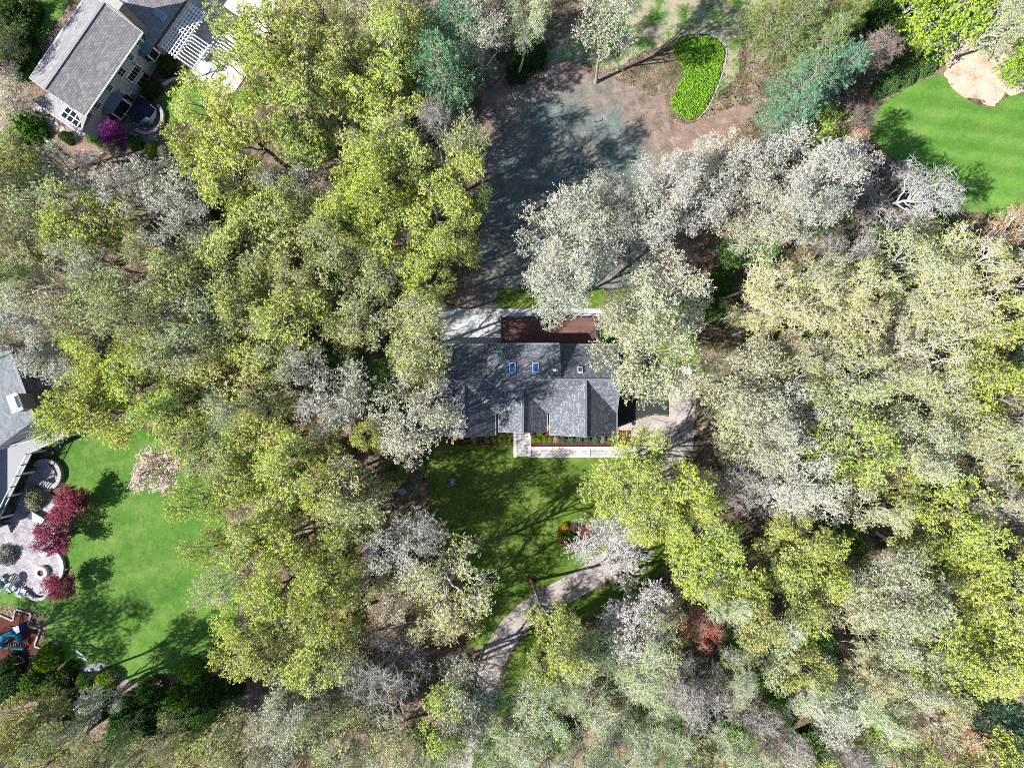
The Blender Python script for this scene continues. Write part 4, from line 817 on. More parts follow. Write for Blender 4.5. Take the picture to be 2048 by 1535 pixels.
# ------------------------------------------------------------------ trees: a few shapes of each habit, then one object per tree
def tubes(P, R, k=4):
    """P (M,n,3) paths, R (M,n) radii -> verts, quads"""
    M, n, _ = P.shape
    T_ = np.gradient(P, axis=1); T_ /= np.linalg.norm(T_, axis=2, keepdims=True) + 1e-9
    ref = np.array([0.31, 0.52, 0.14]); A = np.cross(T_, ref); A /= np.linalg.norm(A, axis=2, keepdims=True) + 1e-9
    B = np.cross(T_, A)
    a = np.arange(k) / k * 2 * np.pi
    V = P[:, :, None, :] + R[:, :, None, None] * (np.cos(a)[None, None, :, None] * A[:, :, None, :] + np.sin(a)[None, None, :, None] * B[:, :, None, :])
    idx = np.arange(M * n * k).reshape(M, n, k)
    F = np.stack([idx[:, :-1, :], np.roll(idx, -1, 2)[:, :-1, :], np.roll(idx, -1, 2)[:, 1:, :], idx[:, 1:, :]], -1).reshape(-1, 4)
    return V.reshape(-1, 3), F

def join(parts):
    V, F, b = [], [], 0
    for v, f in parts: V.append(v); F.append(f + b); b += len(v)
    return np.concatenate(V), np.concatenate(F)

def bez(a, c, b, n):
    t = np.linspace(0, 1, n)[None, :, None]
    return (1 - t) ** 2 * a[:, None] + 2 * t * (1 - t) * c[:, None] + t ** 2 * b[:, None]

def leaves(r, C, m, spread, size, flat=0.5, aspect=0.7, dirs=None):
    """m leaf faces round each centre C (n,3): folded rhombs with random headings"""
    n = len(C) * m
    P = np.repeat(C, m, 0) + r.normal(0, 1, (n, 3)) * spread
    nr = r.normal(0, 1, (n, 3)); nr[:, 2] = np.abs(nr[:, 2]) + flat; nr /= np.linalg.norm(nr, axis=1, keepdims=True)
    h = r.normal(0, 1, (n, 3)) if dirs is None else np.repeat(dirs, m, 0) + r.normal(0, .45, (n, 3))
    u = h - nr * (h * nr).sum(1, keepdims=True); u /= np.linalg.norm(u, axis=1, keepdims=True) + 1e-9
    w = np.cross(nr, u); s = (size * r.uniform(.65, 1.35, n))[:, None]
    V = np.stack([P - u * s * .5, P + w * s * aspect * .5 + nr * s * .08, P + u * s * .5, P - w * s * aspect * .5 + nr * s * .08], 1).reshape(-1, 3)
    F = np.arange(n * 4).reshape(-1, 4)
    tone = np.clip(np.repeat(r.normal(.5, .16, len(C)), m) + r.normal(0, .16, n), 0, 1)
    return V, F, tone

def broadleaf(seed, H=19.0, R=4.5, base=0.42, nlobe=12, ntip=1000, m=7, spread=.15, size=.2, twig=.018, flat=.5, aspect=.7, lobe_r=.42, droop=0.0, trunk_r=None, leafy=True, flatten=.9, sub=11, forks=1):
    r = np.random.default_rng(seed); tr = trunk_r or H * .0155
    zt = H * .80
    top = np.array([r.normal(0, .04) * H, r.normal(0, .04) * H, zt])
    tp = bez(np.array([[0., 0., -.1]]), np.array([[r.normal(0, .03) * H, r.normal(0, .03) * H, zt * .5]]), top[None], 12)[0]
    tp[1:-1, :2] += r.normal(0, .012 * H * .3, (10, 2))
    trad = tr * (1 - np.linspace(0, 1, 12) ** 1.2 * .82); trad[0] *= 1.35
    parts = [tubes(tp[None], trad[None], 7)]
    # lobes of the crown
    ang = np.arange(nlobe) * 2.399 + r.uniform(0, 6); hf = np.clip((np.arange(nlobe) + r.uniform(0, 1, nlobe)) / nlobe, 0, 1); r.shuffle(hf)
    zc = H * (base + .10 + (1 - base - .16) * hf); prof = np.sqrt(np.clip(1 - ((hf - .35) / .75) ** 2, .05, 1))
    rad = R * prof * np.sqrt(r.uniform(.08, .82, nlobe))
    LC = np.stack([rad * np.cos(ang), rad * np.sin(ang), zc], 1); LC[:, :2] += top[:2] * (zc / zt)[:, None] * .8
    lr = R * lobe_r * r.uniform(.62, 1.4, nlobe)
    fz = np.clip(zc - np.hypot(rad, 0) * r.uniform(.9, 1.4, nlobe) - lr * .5, H * base * .55, zt * .96)
    i0 = np.clip((fz / zt * 11), 0, 10.99); lo = i0.astype(int); fr = (i0 - lo)[:, None]
    A = tp[lo] * (1 - fr) + tp[lo + 1] * fr; ar = np.interp(fz / zt, np.linspace(0, 1, 12), trad)
    ctrl = A * .45 + LC * .55; ctrl[:, 2] = A[:, 2] * .35 + LC[:, 2] * .65 - .04 * H * r.uniform(-.5, 1, nlobe)
    LP = bez(A, ctrl, LC, 8); LP[:, 1:-1] += r.normal(0, .11, (nlobe, 6, 3))
    LRd = np.linspace(1, 0, 8)[None] ** .8 * (np.minimum(ar * .62, .02 + lr * .045))[:, None] + .028
    parts.append(tubes(LP, LRd, 5))
    # branches inside each lobe, twigs from the branches
    per = np.maximum(6, (ntip * lr ** 2 / (lr ** 2).sum()).astype(int))
    TIPS, TW, TWR, SB, SBR = [], [], [], [], []
    for i in range(nlobe):
        d = r.normal(0, 1, (per[i], 3)); d[:, 2] = d[:, 2] * flatten + .22; d /= np.linalg.norm(d, axis=1, keepdims=True)
        q = r.uniform(.12, 1, per[i]) ** .55
        tip = LC[i] + d * (q * lr[i])[:, None] * np.array([1.12, 1.12, flatten])
        if droop: tip[:, 2] -= droop * np.hypot(tip[:, 0], tip[:, 1]) ** 1.5 * .08 * r.uniform(.3, 1, len(tip))
        st = LP[i, r.integers(4, 8, sub)]; pick = tip[r.integers(0, len(tip), sub)]
        en = st + (pick - st) * r.uniform(.55, .95, sub)[:, None]; ct = (st + en) / 2 + np.array([0, 0, .12 * lr[i]]) + r.normal(0, .08, (sub, 3))
        B = bez(st, ct, en, 5); SB.append(B); SBR.append(np.tile(np.linspace(.032, .016, 5), (sub, 1)))
        nod = B[:, 1:].reshape(-1, 3)
        D = ((tip[:, None] - nod[None]) ** 2).sum(2); near = nod[D.argmin(1)]
        mid = (near + tip) / 2 + r.normal(0, .07, tip.shape); TW.append(np.stack([near, mid, tip], 1)); TWR.append(np.tile([[twig, twig * .8, twig * .45]], (len(tip), 1)))
        TIPS.append(tip)
    parts.append(tubes(np.concatenate(SB), np.concatenate(SBR), 4))
    tips = np.concatenate(TIPS); tw = tubes(np.concatenate(TW), np.concatenate(TWR), 3)
    if not leafy:
        # bare: the twigs are the crown, with finer side twigs
        mids = np.concatenate(TW); a = mids[:, 1]; e = a + r.normal(0, .28, a.shape) + np.array([0, 0, .1]); e2 = mids[:, 2] + r.normal(0, .22, a.shape)
        ex = np.concatenate([np.stack([a, (a + e) / 2, e], 1), np.stack([mids[:, 1], (mids[:, 1] + e2) / 2, e2], 1)])
        tw2 = tubes(ex, np.tile([[twig * .7, twig * .6, twig * .35]], (len(ex), 1)), 3)
        wood = join(parts); crown = join([tw, tw2])
        return quad_mesh('trunk', *wood, [M_BARK], smooth=True), quad_mesh('crown', *crown, [M_BARK])
    parts.append(tw); wood = join(parts)
    dirs = None
    if droop: dirs = np.concatenate(TW)[:, 2] - np.concatenate(TW)[:, 1]; dirs /= np.linalg.norm(dirs, axis=1, keepdims=True); dirs[:, 2] -= .6
    lv = leaves(r, tips, m, spread, size, flat, aspect, dirs)
    md = np.concatenate(TW)[:, 1]; lv2 = leaves(r, md[r.random(len(md)) < .45], max(2, m // 2), spread * 1.1, size, flat, aspect)
    V, F = join([lv[:2], lv2[:2]])
    return quad_mesh('trunk', *wood, [M_BARK], smooth=True), quad_mesh('crown', V, F, [M_LEAF], tone=np.concatenate([lv[2], lv2[2]]))

def conifer(seed, H=19.0, R=4.2, base=.22, whorls=20, m=9, tuft=.34, power=.75, soft=.5):
    r = np.random.default_rng(seed)
    tp = np.stack([np.zeros(10), np.zeros(10), np.linspace(-.1, H, 10)], 1); tp[1:, :2] += np.cumsum(r.normal(0, .05, (9, 2)), 0)
    parts = [tubes(tp[None], np.linspace(H * .012, .02, 10)[None], 6)]; B, BR, C, Dr = [], [], [], []
    for w in range(whorls):
        z = H * (base + (1 - base) * (w + r.uniform(-.2, .2)) / whorls); f = 1 - (z / H - base) / (1 - base)
        nb = 5 if f > .15 else 4; a0 = r.uniform(0, 6)
        for k in range(nb):
            a = a0 + k * 6.283 / nb + r.normal(0, .2); ln = (R * min(1, f ** power * 1.05 + .06)) * r.uniform(.6, 1.12); up = r.uniform(.05, .28) + (1 - f) * .4
            s = np.array([np.interp(z, tp[:, 2], tp[:, 0]), np.interp(z, tp[:, 2], tp[:, 1]), z]); d = np.array([math.cos(a), math.sin(a), 0])
            e = s + d * ln + np.array([0, 0, ln * up]); c = s + d * ln * .5 + np.array([0, 0, ln * up * .05]); P = bez(s[None], c[None], e[None], 6)[0]
            B.append(P); BR.append(np.linspace(.02 + .014 * ln, .012, 6))
            nt = max(5, int(ln * 6.5)); side = np.array([-d[1], d[0], 0])
            for q in range(nt):
                t = r.uniform(.18, 1); p = np.array([np.interp(t, np.linspace(0, 1, 6), P[:, j]) for j in range(3)]); sp = (1.05 - t) * ln * .42 + .12
                o = p + side * r.uniform(-1, 1) * sp + d * r.uniform(0, .5) * sp + np.array([0, 0, r.uniform(-.05, .22) * soft]); C.append(o); v = o - p; Dr.append(v / (np.linalg.norm(v) + 1e-6) + d * .6 + np.array([0, 0, .35]))
    parts.append(tubes(np.array(B), np.array(BR), 4)); C = np.array(C); Dr = np.array(Dr)
    n = len(C) * m; P0 = np.repeat(C, m, 0) + r.normal(0, .09, (n, 3)); h = np.repeat(Dr, m, 0) + r.normal(0, .75, (n, 3)); h /= np.linalg.norm(h, axis=1, keepdims=True)
    w = np.cross(h, r.normal(0, 1, (n, 3))); w /= np.linalg.norm(w, axis=1, keepdims=True); L_ = (tuft * r.uniform(.6, 1.3, n))[:, None]; wd = L_ * .16
    V = np.stack([P0 - w * wd * .5, P0 + h * L_ * .6 - w * wd * .5, P0 + h * L_, P0 + h * L_ * .5 + w * wd * .6], 1).reshape(-1, 3)
    tone = np.clip(np.repeat(r.normal(.5, .2, len(C)), m) + r.normal(0, .12, n), 0, 1)
    return quad_mesh('trunk', *join(parts), [M_BARK], smooth=True), quad_mesh('crown', V, np.arange(n * 4).reshape(-1, 4), [M_NEEDLE], tone=tone)

def bush(seed, R=2.2, H=2.8, n=900, m=5, size=.2, spread=.12, round_=False):
    r = np.random.default_rng(seed); d = r.normal(0, 1, (n, 3)); d[:, 2] = np.abs(d[:, 2]); d /= np.linalg.norm(d, axis=1, keepdims=True)
    if round_: q = r.uniform(.82, 1.0, n)
    else:
        nl = 9; ld = r.normal(0, 1, (nl, 3)); ld[:, 2] = np.abs(ld[:, 2]) * .8; ld /= np.linalg.norm(ld, axis=1, keepdims=True); q = .62 + .40 * np.clip(((d @ ld.T).max(1) - .55) / .45, 0, 1) ** 1.2; q *= r.uniform(.7, 1.02, n)
    C = d * q[:, None] * np.array([R, R, H]); C[:, 2] = np.maximum(C[:, 2], .04 * H)
    k = 12; e = C[r.integers(0, n, k)]; s = np.zeros((k, 3)); s[:, :2] = r.normal(0, .06 * R, (k, 2)); st = bez(s, e * np.array([.35, .35, .6]), e * .92, 5)
    wood = tubes(st, np.tile(np.linspace(.022 * R, .006 * R, 5), (k, 1)), 4); V, F, tone = leaves(r, C, m, spread, size, .35)
    return quad_mesh('stem', *wood, [M_BARK], smooth=True), quad_mesh('foliage', V, F, [M_LEAF], tone=tone)

FAM = {
    'leafy': ([broadleaf(100 + i, H=19, R=4.5, ntip=1250, m=6, size=.17, spread=.095, nlobe=16 + i % 4, lobe_r=.31) for i in range(7)], 19, 4.5),
    'large': ([broadleaf(140 + i, H=20, R=6.5, ntip=2700, m=6, size=.175, spread=.10, nlobe=26, sub=14, lobe_r=.28) for i in range(4)], 20, 6.5),
    'sparse': ([broadleaf(180 + i, H=19, R=4.6, ntip=1100, m=5, size=.145, spread=.085, twig=.020, nlobe=15 + i % 3, sub=12, lobe_r=.32) for i in range(7)], 19, 4.6),
    'pale': ([broadleaf(220 + i, H=20, R=6.2, ntip=2500, m=5, size=.155, spread=.09, twig=.022, nlobe=24, sub=14, lobe_r=.29) for i in range(5)], 20, 6.2),
    'fine': ([broadleaf(260 + i, H=17, R=4.6, ntip=2000, m=4, size=.14, spread=.13, twig=.022, nlobe=13, sub=14, droop=.6, aspect=.4, lobe_r=.36) for i in range(4)], 17, 4.6),
    'fan': ([broadleaf(500 + i, H=15, R=5.0, ntip=1500, twig=.028, nlobe=30, sub=16, leafy=False, base=.15, lobe_r=.24, trunk_r=.26) for i in range(2)], 15, 5.0),
    'bare': ([broadleaf(300 + i, H=17, R=4.6, ntip=1500, twig=.03, nlobe=15, sub=18, leafy=False, base=.3) for i in range(3)], 17, 4.6),
    'pine': ([conifer(340 + i, H=19, R=4.4, power=.62, soft=.9) for i in range(3)], 19, 4.4),
    'hemlock': ([conifer(360 + i, H=18, R=4.4, m=10, tuft=.27, power=.85, whorls=24) for i in range(3)], 18, 4.4),
    'plum': ([broadleaf(380 + i, H=4.4, R=2.2, base=.2, ntip=900, m=6, size=.17, spread=.1, nlobe=11, lobe_r=.5, trunk_r=.1, sub=9) for i in range(3)], 4.4, 2.2),
    'small': ([broadleaf(400 + i, H=7, R=2.8, base=.25, ntip=800, m=5, size=.18, spread=.12, nlobe=10, lobe_r=.45, trunk_r=.11) for i in range(4)], 7, 2.8),
    'bush': ([bush(420 + i) for i in range(4)], 2.8, 2.2),
    'round': ([bush(440 + i, R=2.0, H=2.2, n=1300, m=4, size=.16, spread=.08, round_=True) for i in range(2)], 2.2, 2.0),
    'tuft': ([bush(460 + i, R=.45, H=.55, n=170, m=4, size=.1, spread=.05, round_=True) for i in range(3)], .55, .45),
}
# kind: family, height, leaf tint, bark tint, object name, category, look words
KINDS = {
    'lime': ('leafy', 19, (.48, .55, .125), (.19, .17, .15), 'maple_tree', 'tree', 'lime-green leafy tree'),
    'limeL': ('large', 20, (.48, .57, .11), (.20, .18, .16), 'maple_tree', 'tree', 'broad lime-green tree'),
    'olive': ('leafy', 18, (.46, .49, .15), (.17, .15, .13), 'oak_tree', 'tree', 'olive-yellow budding tree'),
    'thin': ('sparse', 19, (.51, .56, .22), (.26, .24, .22), 'oak_tree', 'tree', 'thinly leafed olive tree'),
    'gold': ('sparse', 18, (.53, .54, .20), (.38, .35, .32), 'birch_tree', 'tree', 'golden-yellow budding tree'),
    'cream': ('pale', 20, (.60, .61, .38), (.26, .24, .22), 'oak_tree', 'tree', 'cream-green broad tree'),
    'silver': ('pale', 20, (.60, .58, .44), (.36, .35, .33), 'oak_tree', 'tree', 'silvery white budding tree'),
    'silverS': ('sparse', 18, (.60, .58, .44), (.36, .35, .33), 'oak_tree', 'tree', 'slender silvery budding tree'),
    'pinkish': ('sparse', 17, (.58, .53, .47), (.42, .40, .38), 'dogwood_tree', 'tree', 'pinkish white budding tree'),
    'tan': ('sparse', 17, (.48, .46, .23), (.36, .33, .30), 'beech_tree', 'tree', 'tan brown budding tree'),
    'orange': ('sparse', 15, (.52, .30, .10), (.36, .33, .30), 'maple_tree', 'tree', 'orange-tipped budding tree'),
    'fine': ('fine', 17, (.42, .55, .19), (.46, .44, .41), 'willow_tree', 'tree', 'fine grey-green twiggy tree'),
    'bare': ('bare', 17, None, (.40, .375, .34), 'bare_tree', 'tree', 'leafless grey-white tree'),
    'fan': ('fan', 13, None, (.47, .46, .44), 'bare_tree', 'tree', 'leafless grey-white tree'),
    'twiggy': ('small', 7, (.40, .45, .22), (.36, .34, .31), 'understory_tree', 'tree', 'twiggy grey-green small tree'),
    'brown': ('bare', 10, None, (.26, .21, .18), 'bare_tree', 'tree', 'leafless grey-brown tree'),
    'pine': ('pine', 14, (.15, .27, .16), (.24, .20, .17), 'pine_tree', 'tree', 'blue-green pine'),
    'hem': ('hemlock', 14, (.22, .28, .09), (.28, .25, .22), 'hemlock_tree', 'tree', 'olive-green hemlock'),
    'red': ('sparse', 13, (.55, .12, .07), (.36, .33, .30), 'maple_tree', 'tree', 'red-budded maple'),
    'plum': ('plum', 4.6, (.31, .07, .12), (.10, .07, .06), 'plum_tree', 'tree', 'round purple-leaved plum tree'),
    'cherry': ('small', 7, (.66, .52, .50), (.20, .16, .14), 'cherry_tree', 'tree', 'white flowering cherry tree'),
    'redbud': ('plum', 4.0, (.30, .04, .27), (.14, .10, .09), 'redbud_tree', 'tree', 'magenta flowering redbud'),
    'green': ('small', 7, (.085, .20, .035), (.26, .23, .20), 'understory_tree', 'tree', 'low bright green understory tree'),
    'dark': ('bush', 2.8, (.045, .085, .025), (.12, .10, .08), 'shrub', 'shrub', 'dark green leafy shrub'),
    'shrub': ('bush', 2.6, (.085, .17, .03), (.16, .13, .11), 'shrub', 'shrub', 'mid-green leafy shrub'),
    'grey': ('bush', 2.4, (.30, .29, .22), (.20, .17, .15), 'shrub', 'shrub', 'pale grey-green shrub'),
    'bright': ('round', 2.3, (.13, .25, .022), (.14, .12, .1), 'shrub', 'shrub', 'bright green rounded shrub'),
    'rhodo': ('round', 2.2, (.075, .135, .045), (.14, .12, .1), 'rhododendron', 'shrub', 'glossy green rhododendron'),
    'sumac': ('small', 8, (.30, .42, .05), (.24, .22, .2), 'understory_tree', 'tree', 'vivid yellow-green small tree'),
}
TREES = """
lime 560 55 75;olive 455 75 62;olive 520 140 62;olive 645 40 68;thin 740 25 62;olive 600 130 70;olive 700 115 72;lime 790 105 72;lime 815 45 55;pine 885 160 76@20;pine 912 60 82@19;silverS 968 60 52;bare 800 -10 55;fine 1050 55 58
olive 620 225 72;lime 715 185 70;lime 782 215 62;lime 408 218 60;lime 475 250 72;lime 392 308 56;lime 465 370 70;lime 590 235 62;lime 600 300 66;cherry 735 250 30;silverS 620 378 52;silverS 555 372 36;lime 720 320 64;thin 800 285 58;bare 870 245 45@22;thin 930 300 54@24
lime 848 335 70;lime 928 360 58@24;limeL 760 395 84;lime 880 425 74;lime 800 478 76;lime 912 490 54@23;lime 690 440 58;silverS 150 350 62;thin 88 400 68;lime 200 445 76;silverS 262 395 52;silverS 330 372 62;silverS 372 428 52;gold 28 405 56;olive 20 345 58;gold 18 475 56;thin 100 480 62;lime 150 470 60
silverS 322 500 46;olive 468 500 74;olive 560 465 80;olive 610 420 52;thin 415 525 58;olive 530 560 66;gold 300 520 52;lime 25 560 48;cream 95 570 78;silverS 180 530 56;thin 225 585 56;silver 62 685 84;thin 150 645 54;thin 212 620 60;thin 300 590 62;tan 335 650 62;lime 200 705 62;lime 165 775 62;lime 262 760 74;lime 305 700 62
thin 420 640 70;olive 485 600 64;lime 565 640 74;green 650 610 55;green 622 695 58;thin 650 555 64;thin 722 550 58;thin 745 622 66;thin 835 622 66;thin 836 690 72;thin 815 718 58;thin 842 745 66;thin 700 650 56;green 765 770 56;silverS 620 735 54;silverS 690 790 62;silverS 650 835 46;olive 440 735 78;olive 395 800 72;olive 505 720 62;tan 520 795 56;thin 575 780 56
cream 812 832 84;lime 230 835 66;lime 158 822 54;lime 322 825 56;lime 385 870 66;cherry 322 932 44;gold 435 930 66;lime 482 870 66;lime 500 970 76;lime 415 1005 58;lime 580 920 76;lime 560 1020 76;lime 650 895 56;thin 690 975 70;lime 600 1090 76;lime 505 1085 66;lime 680 1070 66;gold 462 1150 56;lime 560 1170 74;lime 648 1150 58;thin 722 1045 48
silverS 800 1100 70;silverS 848 1062 46;silverS 790 1200 42;gold 900 1165 84;gold 880 1245 64;lime 500 1232 66;olive 600 1250 76;lime 520 1312 66;lime 622 1322 66;olive 700 1220 56;thin 682 1292 56;bare 780 1345 74;cream 588 1400 66;cream 560 1465 66;thin 645 1455 56;thin 705 1420 56;cream 938 1398 74;lime 905 1435 54;cream 922 1440 52;fine 682 1490 56;thin 780 1485 56;green 862 1490 46;orange 590 1525 46
gold 1160 1300 54;lime 1085 1345 44;fine 1150 1300 46;fine 1250 1310 78;fine 1170 1395 82;fine 1285 1365 64;fine 1080 1425 74;fine 1040 1480 64;fine 1230 1470 66;pinkish 1228 1080 72;pinkish 1277 1217 80;red 1410 1258 52;bare 1400 1390 74;bare 1352 1345 48;green 1470 1300 44;fine 1425 1175 54;green 1345 1500 48
lime 1285 902 58;limeL 1268 960 86;limeL 1345 990 84;lime 1305 1040 58;limeL 1405 1065 82;lime 1385 1115 58;lime 1440 1135 56;cream 1290 705 98;cream 1330 590 98;cream 1245 640 72;silver 1120 570 92;silver 1180 445 84;silver 1130 470 84;silver 1285 435 84;silver 1335 375 74;silverS 1205 385 44;silver 1475 360 84;silver 1565 340 78;silverS 1440 310 54
silver 1655 350 74;silver 1600 425 66;silver 1525 440 76;green 1490 485 52;silverS 1680 330 50;fan 1838 392 104@14;brown 1690 440 44;green 1662 440 44;bare 1700 505 52;cream 1490 765 88;cream 1480 848 80;silver 1560 830 78;silver 1520 890 66;pinkish 1540 990 74;silverS 1602 960 64;pinkish 1622 1005 54;bare 1480 970 46;gold 1580 605 74;gold 1645 590 74;gold 1702 625 64;tan 1560 680 54;gold 1722 560 64
thin 1800 520 64;gold 1885 520 76;gold 1945 600 66;gold 1965 525 56;thin 1860 600 74;thin 1905 680 76;tan 1800 650 66;tan 1780 722 66;tan 1852 722 76;lime 1962 722 66;lime 2005 650 56;orange 2030 450 56;lime 1992 790 74;gold 2035 835 46;thin 1922 840 76;tan 1982 920 64;thin 1700 760 66;thin 1660 832 76;thin 1740 862 76;thin 1800 800 66;lime 1702 930 74;lime 1780 930 66;cream 1842 900 64;green 1650 892 44
green 1690 1080 50;lime 1640 1132 76;lime 1572 1100 56;lime 1600 1200 76;lime 1548 1132 44;gold 1682 1200 56;cream 1792 1170 76;cream 1780 1235 64;lime 1850 1050 76;lime 1922 1040 76;lime 1952 1122 76;lime 1880 1132 66;lime 2002 1192 66;lime 1962 1252 84;lime 2022 1302 56;lime 1902 1312 66;lime 1852 1252 66;cream 1822 1335 54;thin 1762 1292 56;lime 1985 1345 56;tan 1965 1010 44;silverS 2025 1000 38
pine 2012 1445 78@17;pine 1990 1400 52@16;orange 1902 1472 64;tan 1842 1432 54;fine 1762 1420 56;fine 1702 1382 66;silverS 1652 1432 54;lime 1602 1322 56;fine 1560 1252 56;shrub 1622 1500 46;bare 1562 1482 54;bare 1702 1502 46;lime 1802 1502 56;green 1522 1382 40;bare 1502 1422 54;fine 1460 1500 54;thin 1400 1500 40
hem 1580 60 72;hem 1640 95 74;hem 1545 25 56;hem 1690 40 50;pine 1595 185 74;pine 1655 155 60;pine 1572 235 50;sumac 1648 270 46;orange 1690 292 26;brown 1705 240 40;sumac 1900 22 78;twiggy 1995 55 58;sumac 2032 112 46;sumac 1830 5 50;dark 1780 35 60;brown 1762 100 42;thin 2040 25 50;cream 1215 15 72;brown 1010 30 40;sumac 1985 5 40
silver 12 200 56@8;hem -8 75 56@9;shrub 45 250 40;dark 15 40 50;dark 30 110 46;shrub 10 320 40;dark 60 20 24;redbud 228 268 20;redbud 8 138 16;shrub 190 268 22;shrub 268 285 16;bright 302 295 15;grey 222 292 20;grey 330 305 18;shrub 50 120 30;dark 330 130 22;dark 300 175 20;shrub 20 290 36;shrub 75 262 20;dark 130 275 16;dark 290 195 12
plum 138 1008 34;plum 104 1078 30;plum 121 1168 28;bright 90 1318 30;bright 168 1366 21;bright 210 1360 23;bright 380 1346 27;dark 300 1390 38;dark 250 1420 40;shrub 350 1400 34;dark 420 1390 44;shrub 330 1440 40;dark 120 1390 46;shrub 60 1370 36;dark 20 1380 40;dark 180 1420 40;shrub 400 1440 34;dark 460 1370 30;dark 20 1330 26;dark 135 1340 18;grey 5 1112 22
silverS 205 1405 42@7;olive 60 1440 50;thin 130 1480 56;olive 20 1500 52;thin 190 1500 52;gold 320 1480 50;olive 400 1490 50;thin 470 1470 50;green 250 1490 40;thin 250 1530 40;gold 480 1530 44;shrub 18 590 30
rhodo 1850 118 32;rhodo 1812 140 30;rhodo 1780 160 24;rhodo 1762 178 16;shrub 970 880 0;green 670 720 44;green 460 870 36;dark 835 900 26;green 800 940 30;green 590 670 30;shrub 1445 560 30;shrub 1640 660 30;shrub 690 440 30;green 395 560 30;dark 1060 110 36;dark 1035 140 26;shrub 1120 1360 26;dark 1205 1330 30;dark 1110 1480 40;shrub 1370 1410 34;shrub 1480 1470 40;shrub 1560 1395 30;dark 1660 1330 26;dark 1700 890 22;shrub 1880 450 30;green 1730 480 34;green 1770 520 30;dark 440 420 26;dark 500 400 24;green 640 300 26;green 770 235 20;green 930 170 20;grey 65 1000 24;green 1850 560 34;green 1960 640 30;green 2030 540 36;shrub 1430 620 26;green 1800 620 34;green 1870 880 30
lime -215 50 75;olive -200 -70 70;lime -80 300 70;lime -240 1480 80;olive -245 1400 70;olive 60 1560 62;thin 150 1575 60;olive 240 1565 56;thin 340 1560 60;olive 430 1570 56;cream 520 1550 60;thin 620 1560 60;fine 720 1555 60;fine 810 1555 56;fine 880 1560 50;fine 1000 1550 56;fine 1100 1545 62;fine 1170 1540 56;fine 1290 1530 60;fine 1380 1545 58;thin 1480 1560 60;fine 1590 1555 60;olive 1680 1560 58;fine 1760 1550 60;thin 1860 1545 58;olive 1950 1540 60;lime 2040 1530 60
lime 2080 720 60;lime 2085 920 66;olive 2090 1080 66;lime 2090 1240 66;gold 2090 560 60;thin 2085 1380 60;olive -35 620 62;thin -40 440 60;olive 30 520 50;fine 1330 1430 58;fine 1130 1350 50;fine 1480 1345 50;thin 1540 1310 54;fine 1640 1385 50;thin 1860 1390 50;gold 1740 1340 44;olive 90 320 50;thin 55 330 44;olive 350 560 56;thin 260 640 52;thin 370 700 58;olive 350 780 60;thin 460 820 56;olive 560 850 60;lime 640 960 56;olive 740 870 40;thin 590 560 54;thin 660 500 56;thin 770 540 54;lime 850 560 54;thin 540 690 50;lime 620 1200 56;thin 740 1160 46;olive 430 1090 40;tan 1620 720 54;thin 1600 760 50;thin 1880 780 60;gold 1830 620 50;tan 1930 760 54;thin 2010 880 54;thin 1690 690 54;gold 1500 620 50;gold 1530 560 48;thin 1620 540 46;silverS 1400 420 48;silverS 1380 330 50;olive 1600 1060 48;thin 1740 1010 50;lime 1490 1180 50;olive 1510 1240 48;tan 1340 1240 44;thin 1300 1250 46;shrub 1330 1290 26;shrub 1180 1300 24;green 1290 1440 40;green 990 1500 36;green 760 1420 34;green 640 1385 34;dark 700 1350 30;green 1640 1290 36;shrub 1700 1450 34;dark 1580 1430 28;green 1740 1470 36;dark 90 1440 44;dark 300 1450 44;shrub 240 1460 36;dark 380 1480 40;green 450 1440 36;dark 40 1480 40
"""
LANDMARKS = [('the charcoal-roofed house', 1060, 790), ('the grey teal seeded lawn', 1140, 350), ('the front lawn', 1010, 1010), ('the curving driveway', 1020, 1260), ('the kidney-shaped green bed', 1396, 155), ('the striped lawn', 1900, 280),
    ('the house with the pergola', 200, 140), ('the pergola', 360, 60), ('the stone-chimney house', 60, 810), ('the plum-tree lawn', 290, 1110), ('the playground', 40, 1275), ('the big bare tree', 1835, 395), ('the red-budded maple', 1410, 1258),
    ('the white flowering cherry', 322, 932), ('the asphalt court', 1290, 790), ('the conifer in the lower corner', 2012, 1445), ('the dry clearing', 1960, 140), ('the trampoline', 293, 235), ('the island mulch bed', 1148, 1070), ('the stone patio', 80, 1080), ('the pale square utility box', 1373, 740), ('the wooded right edge', 2040, 900), ('the wooded left edge', 5, 520), ('the wooded bottom edge', 1500, 1535), ('the wooded top edge', 700, 0)]
def place_words(x, y, lx, ly):
    dx, dy = x - lx, y - ly; a = math.degrees(math.atan2(-dy, dx)) % 360
    if math.hypot(dx, dy) < 14: return 'at'
    return ('right of', 'above and right of', 'above', 'above and left of', 'left of', 'below and left of', 'below', 'below and right of')[int((a + 22.5) // 45) % 8]
ORD = ['closest', 'second closest', 'third closest', 'fourth closest', 'fifth closest', 'sixth closest', 'seventh closest', 'eighth closest', 'ninth closest', 'tenth closest', 'eleventh closest', 'twelfth closest']
plants = []
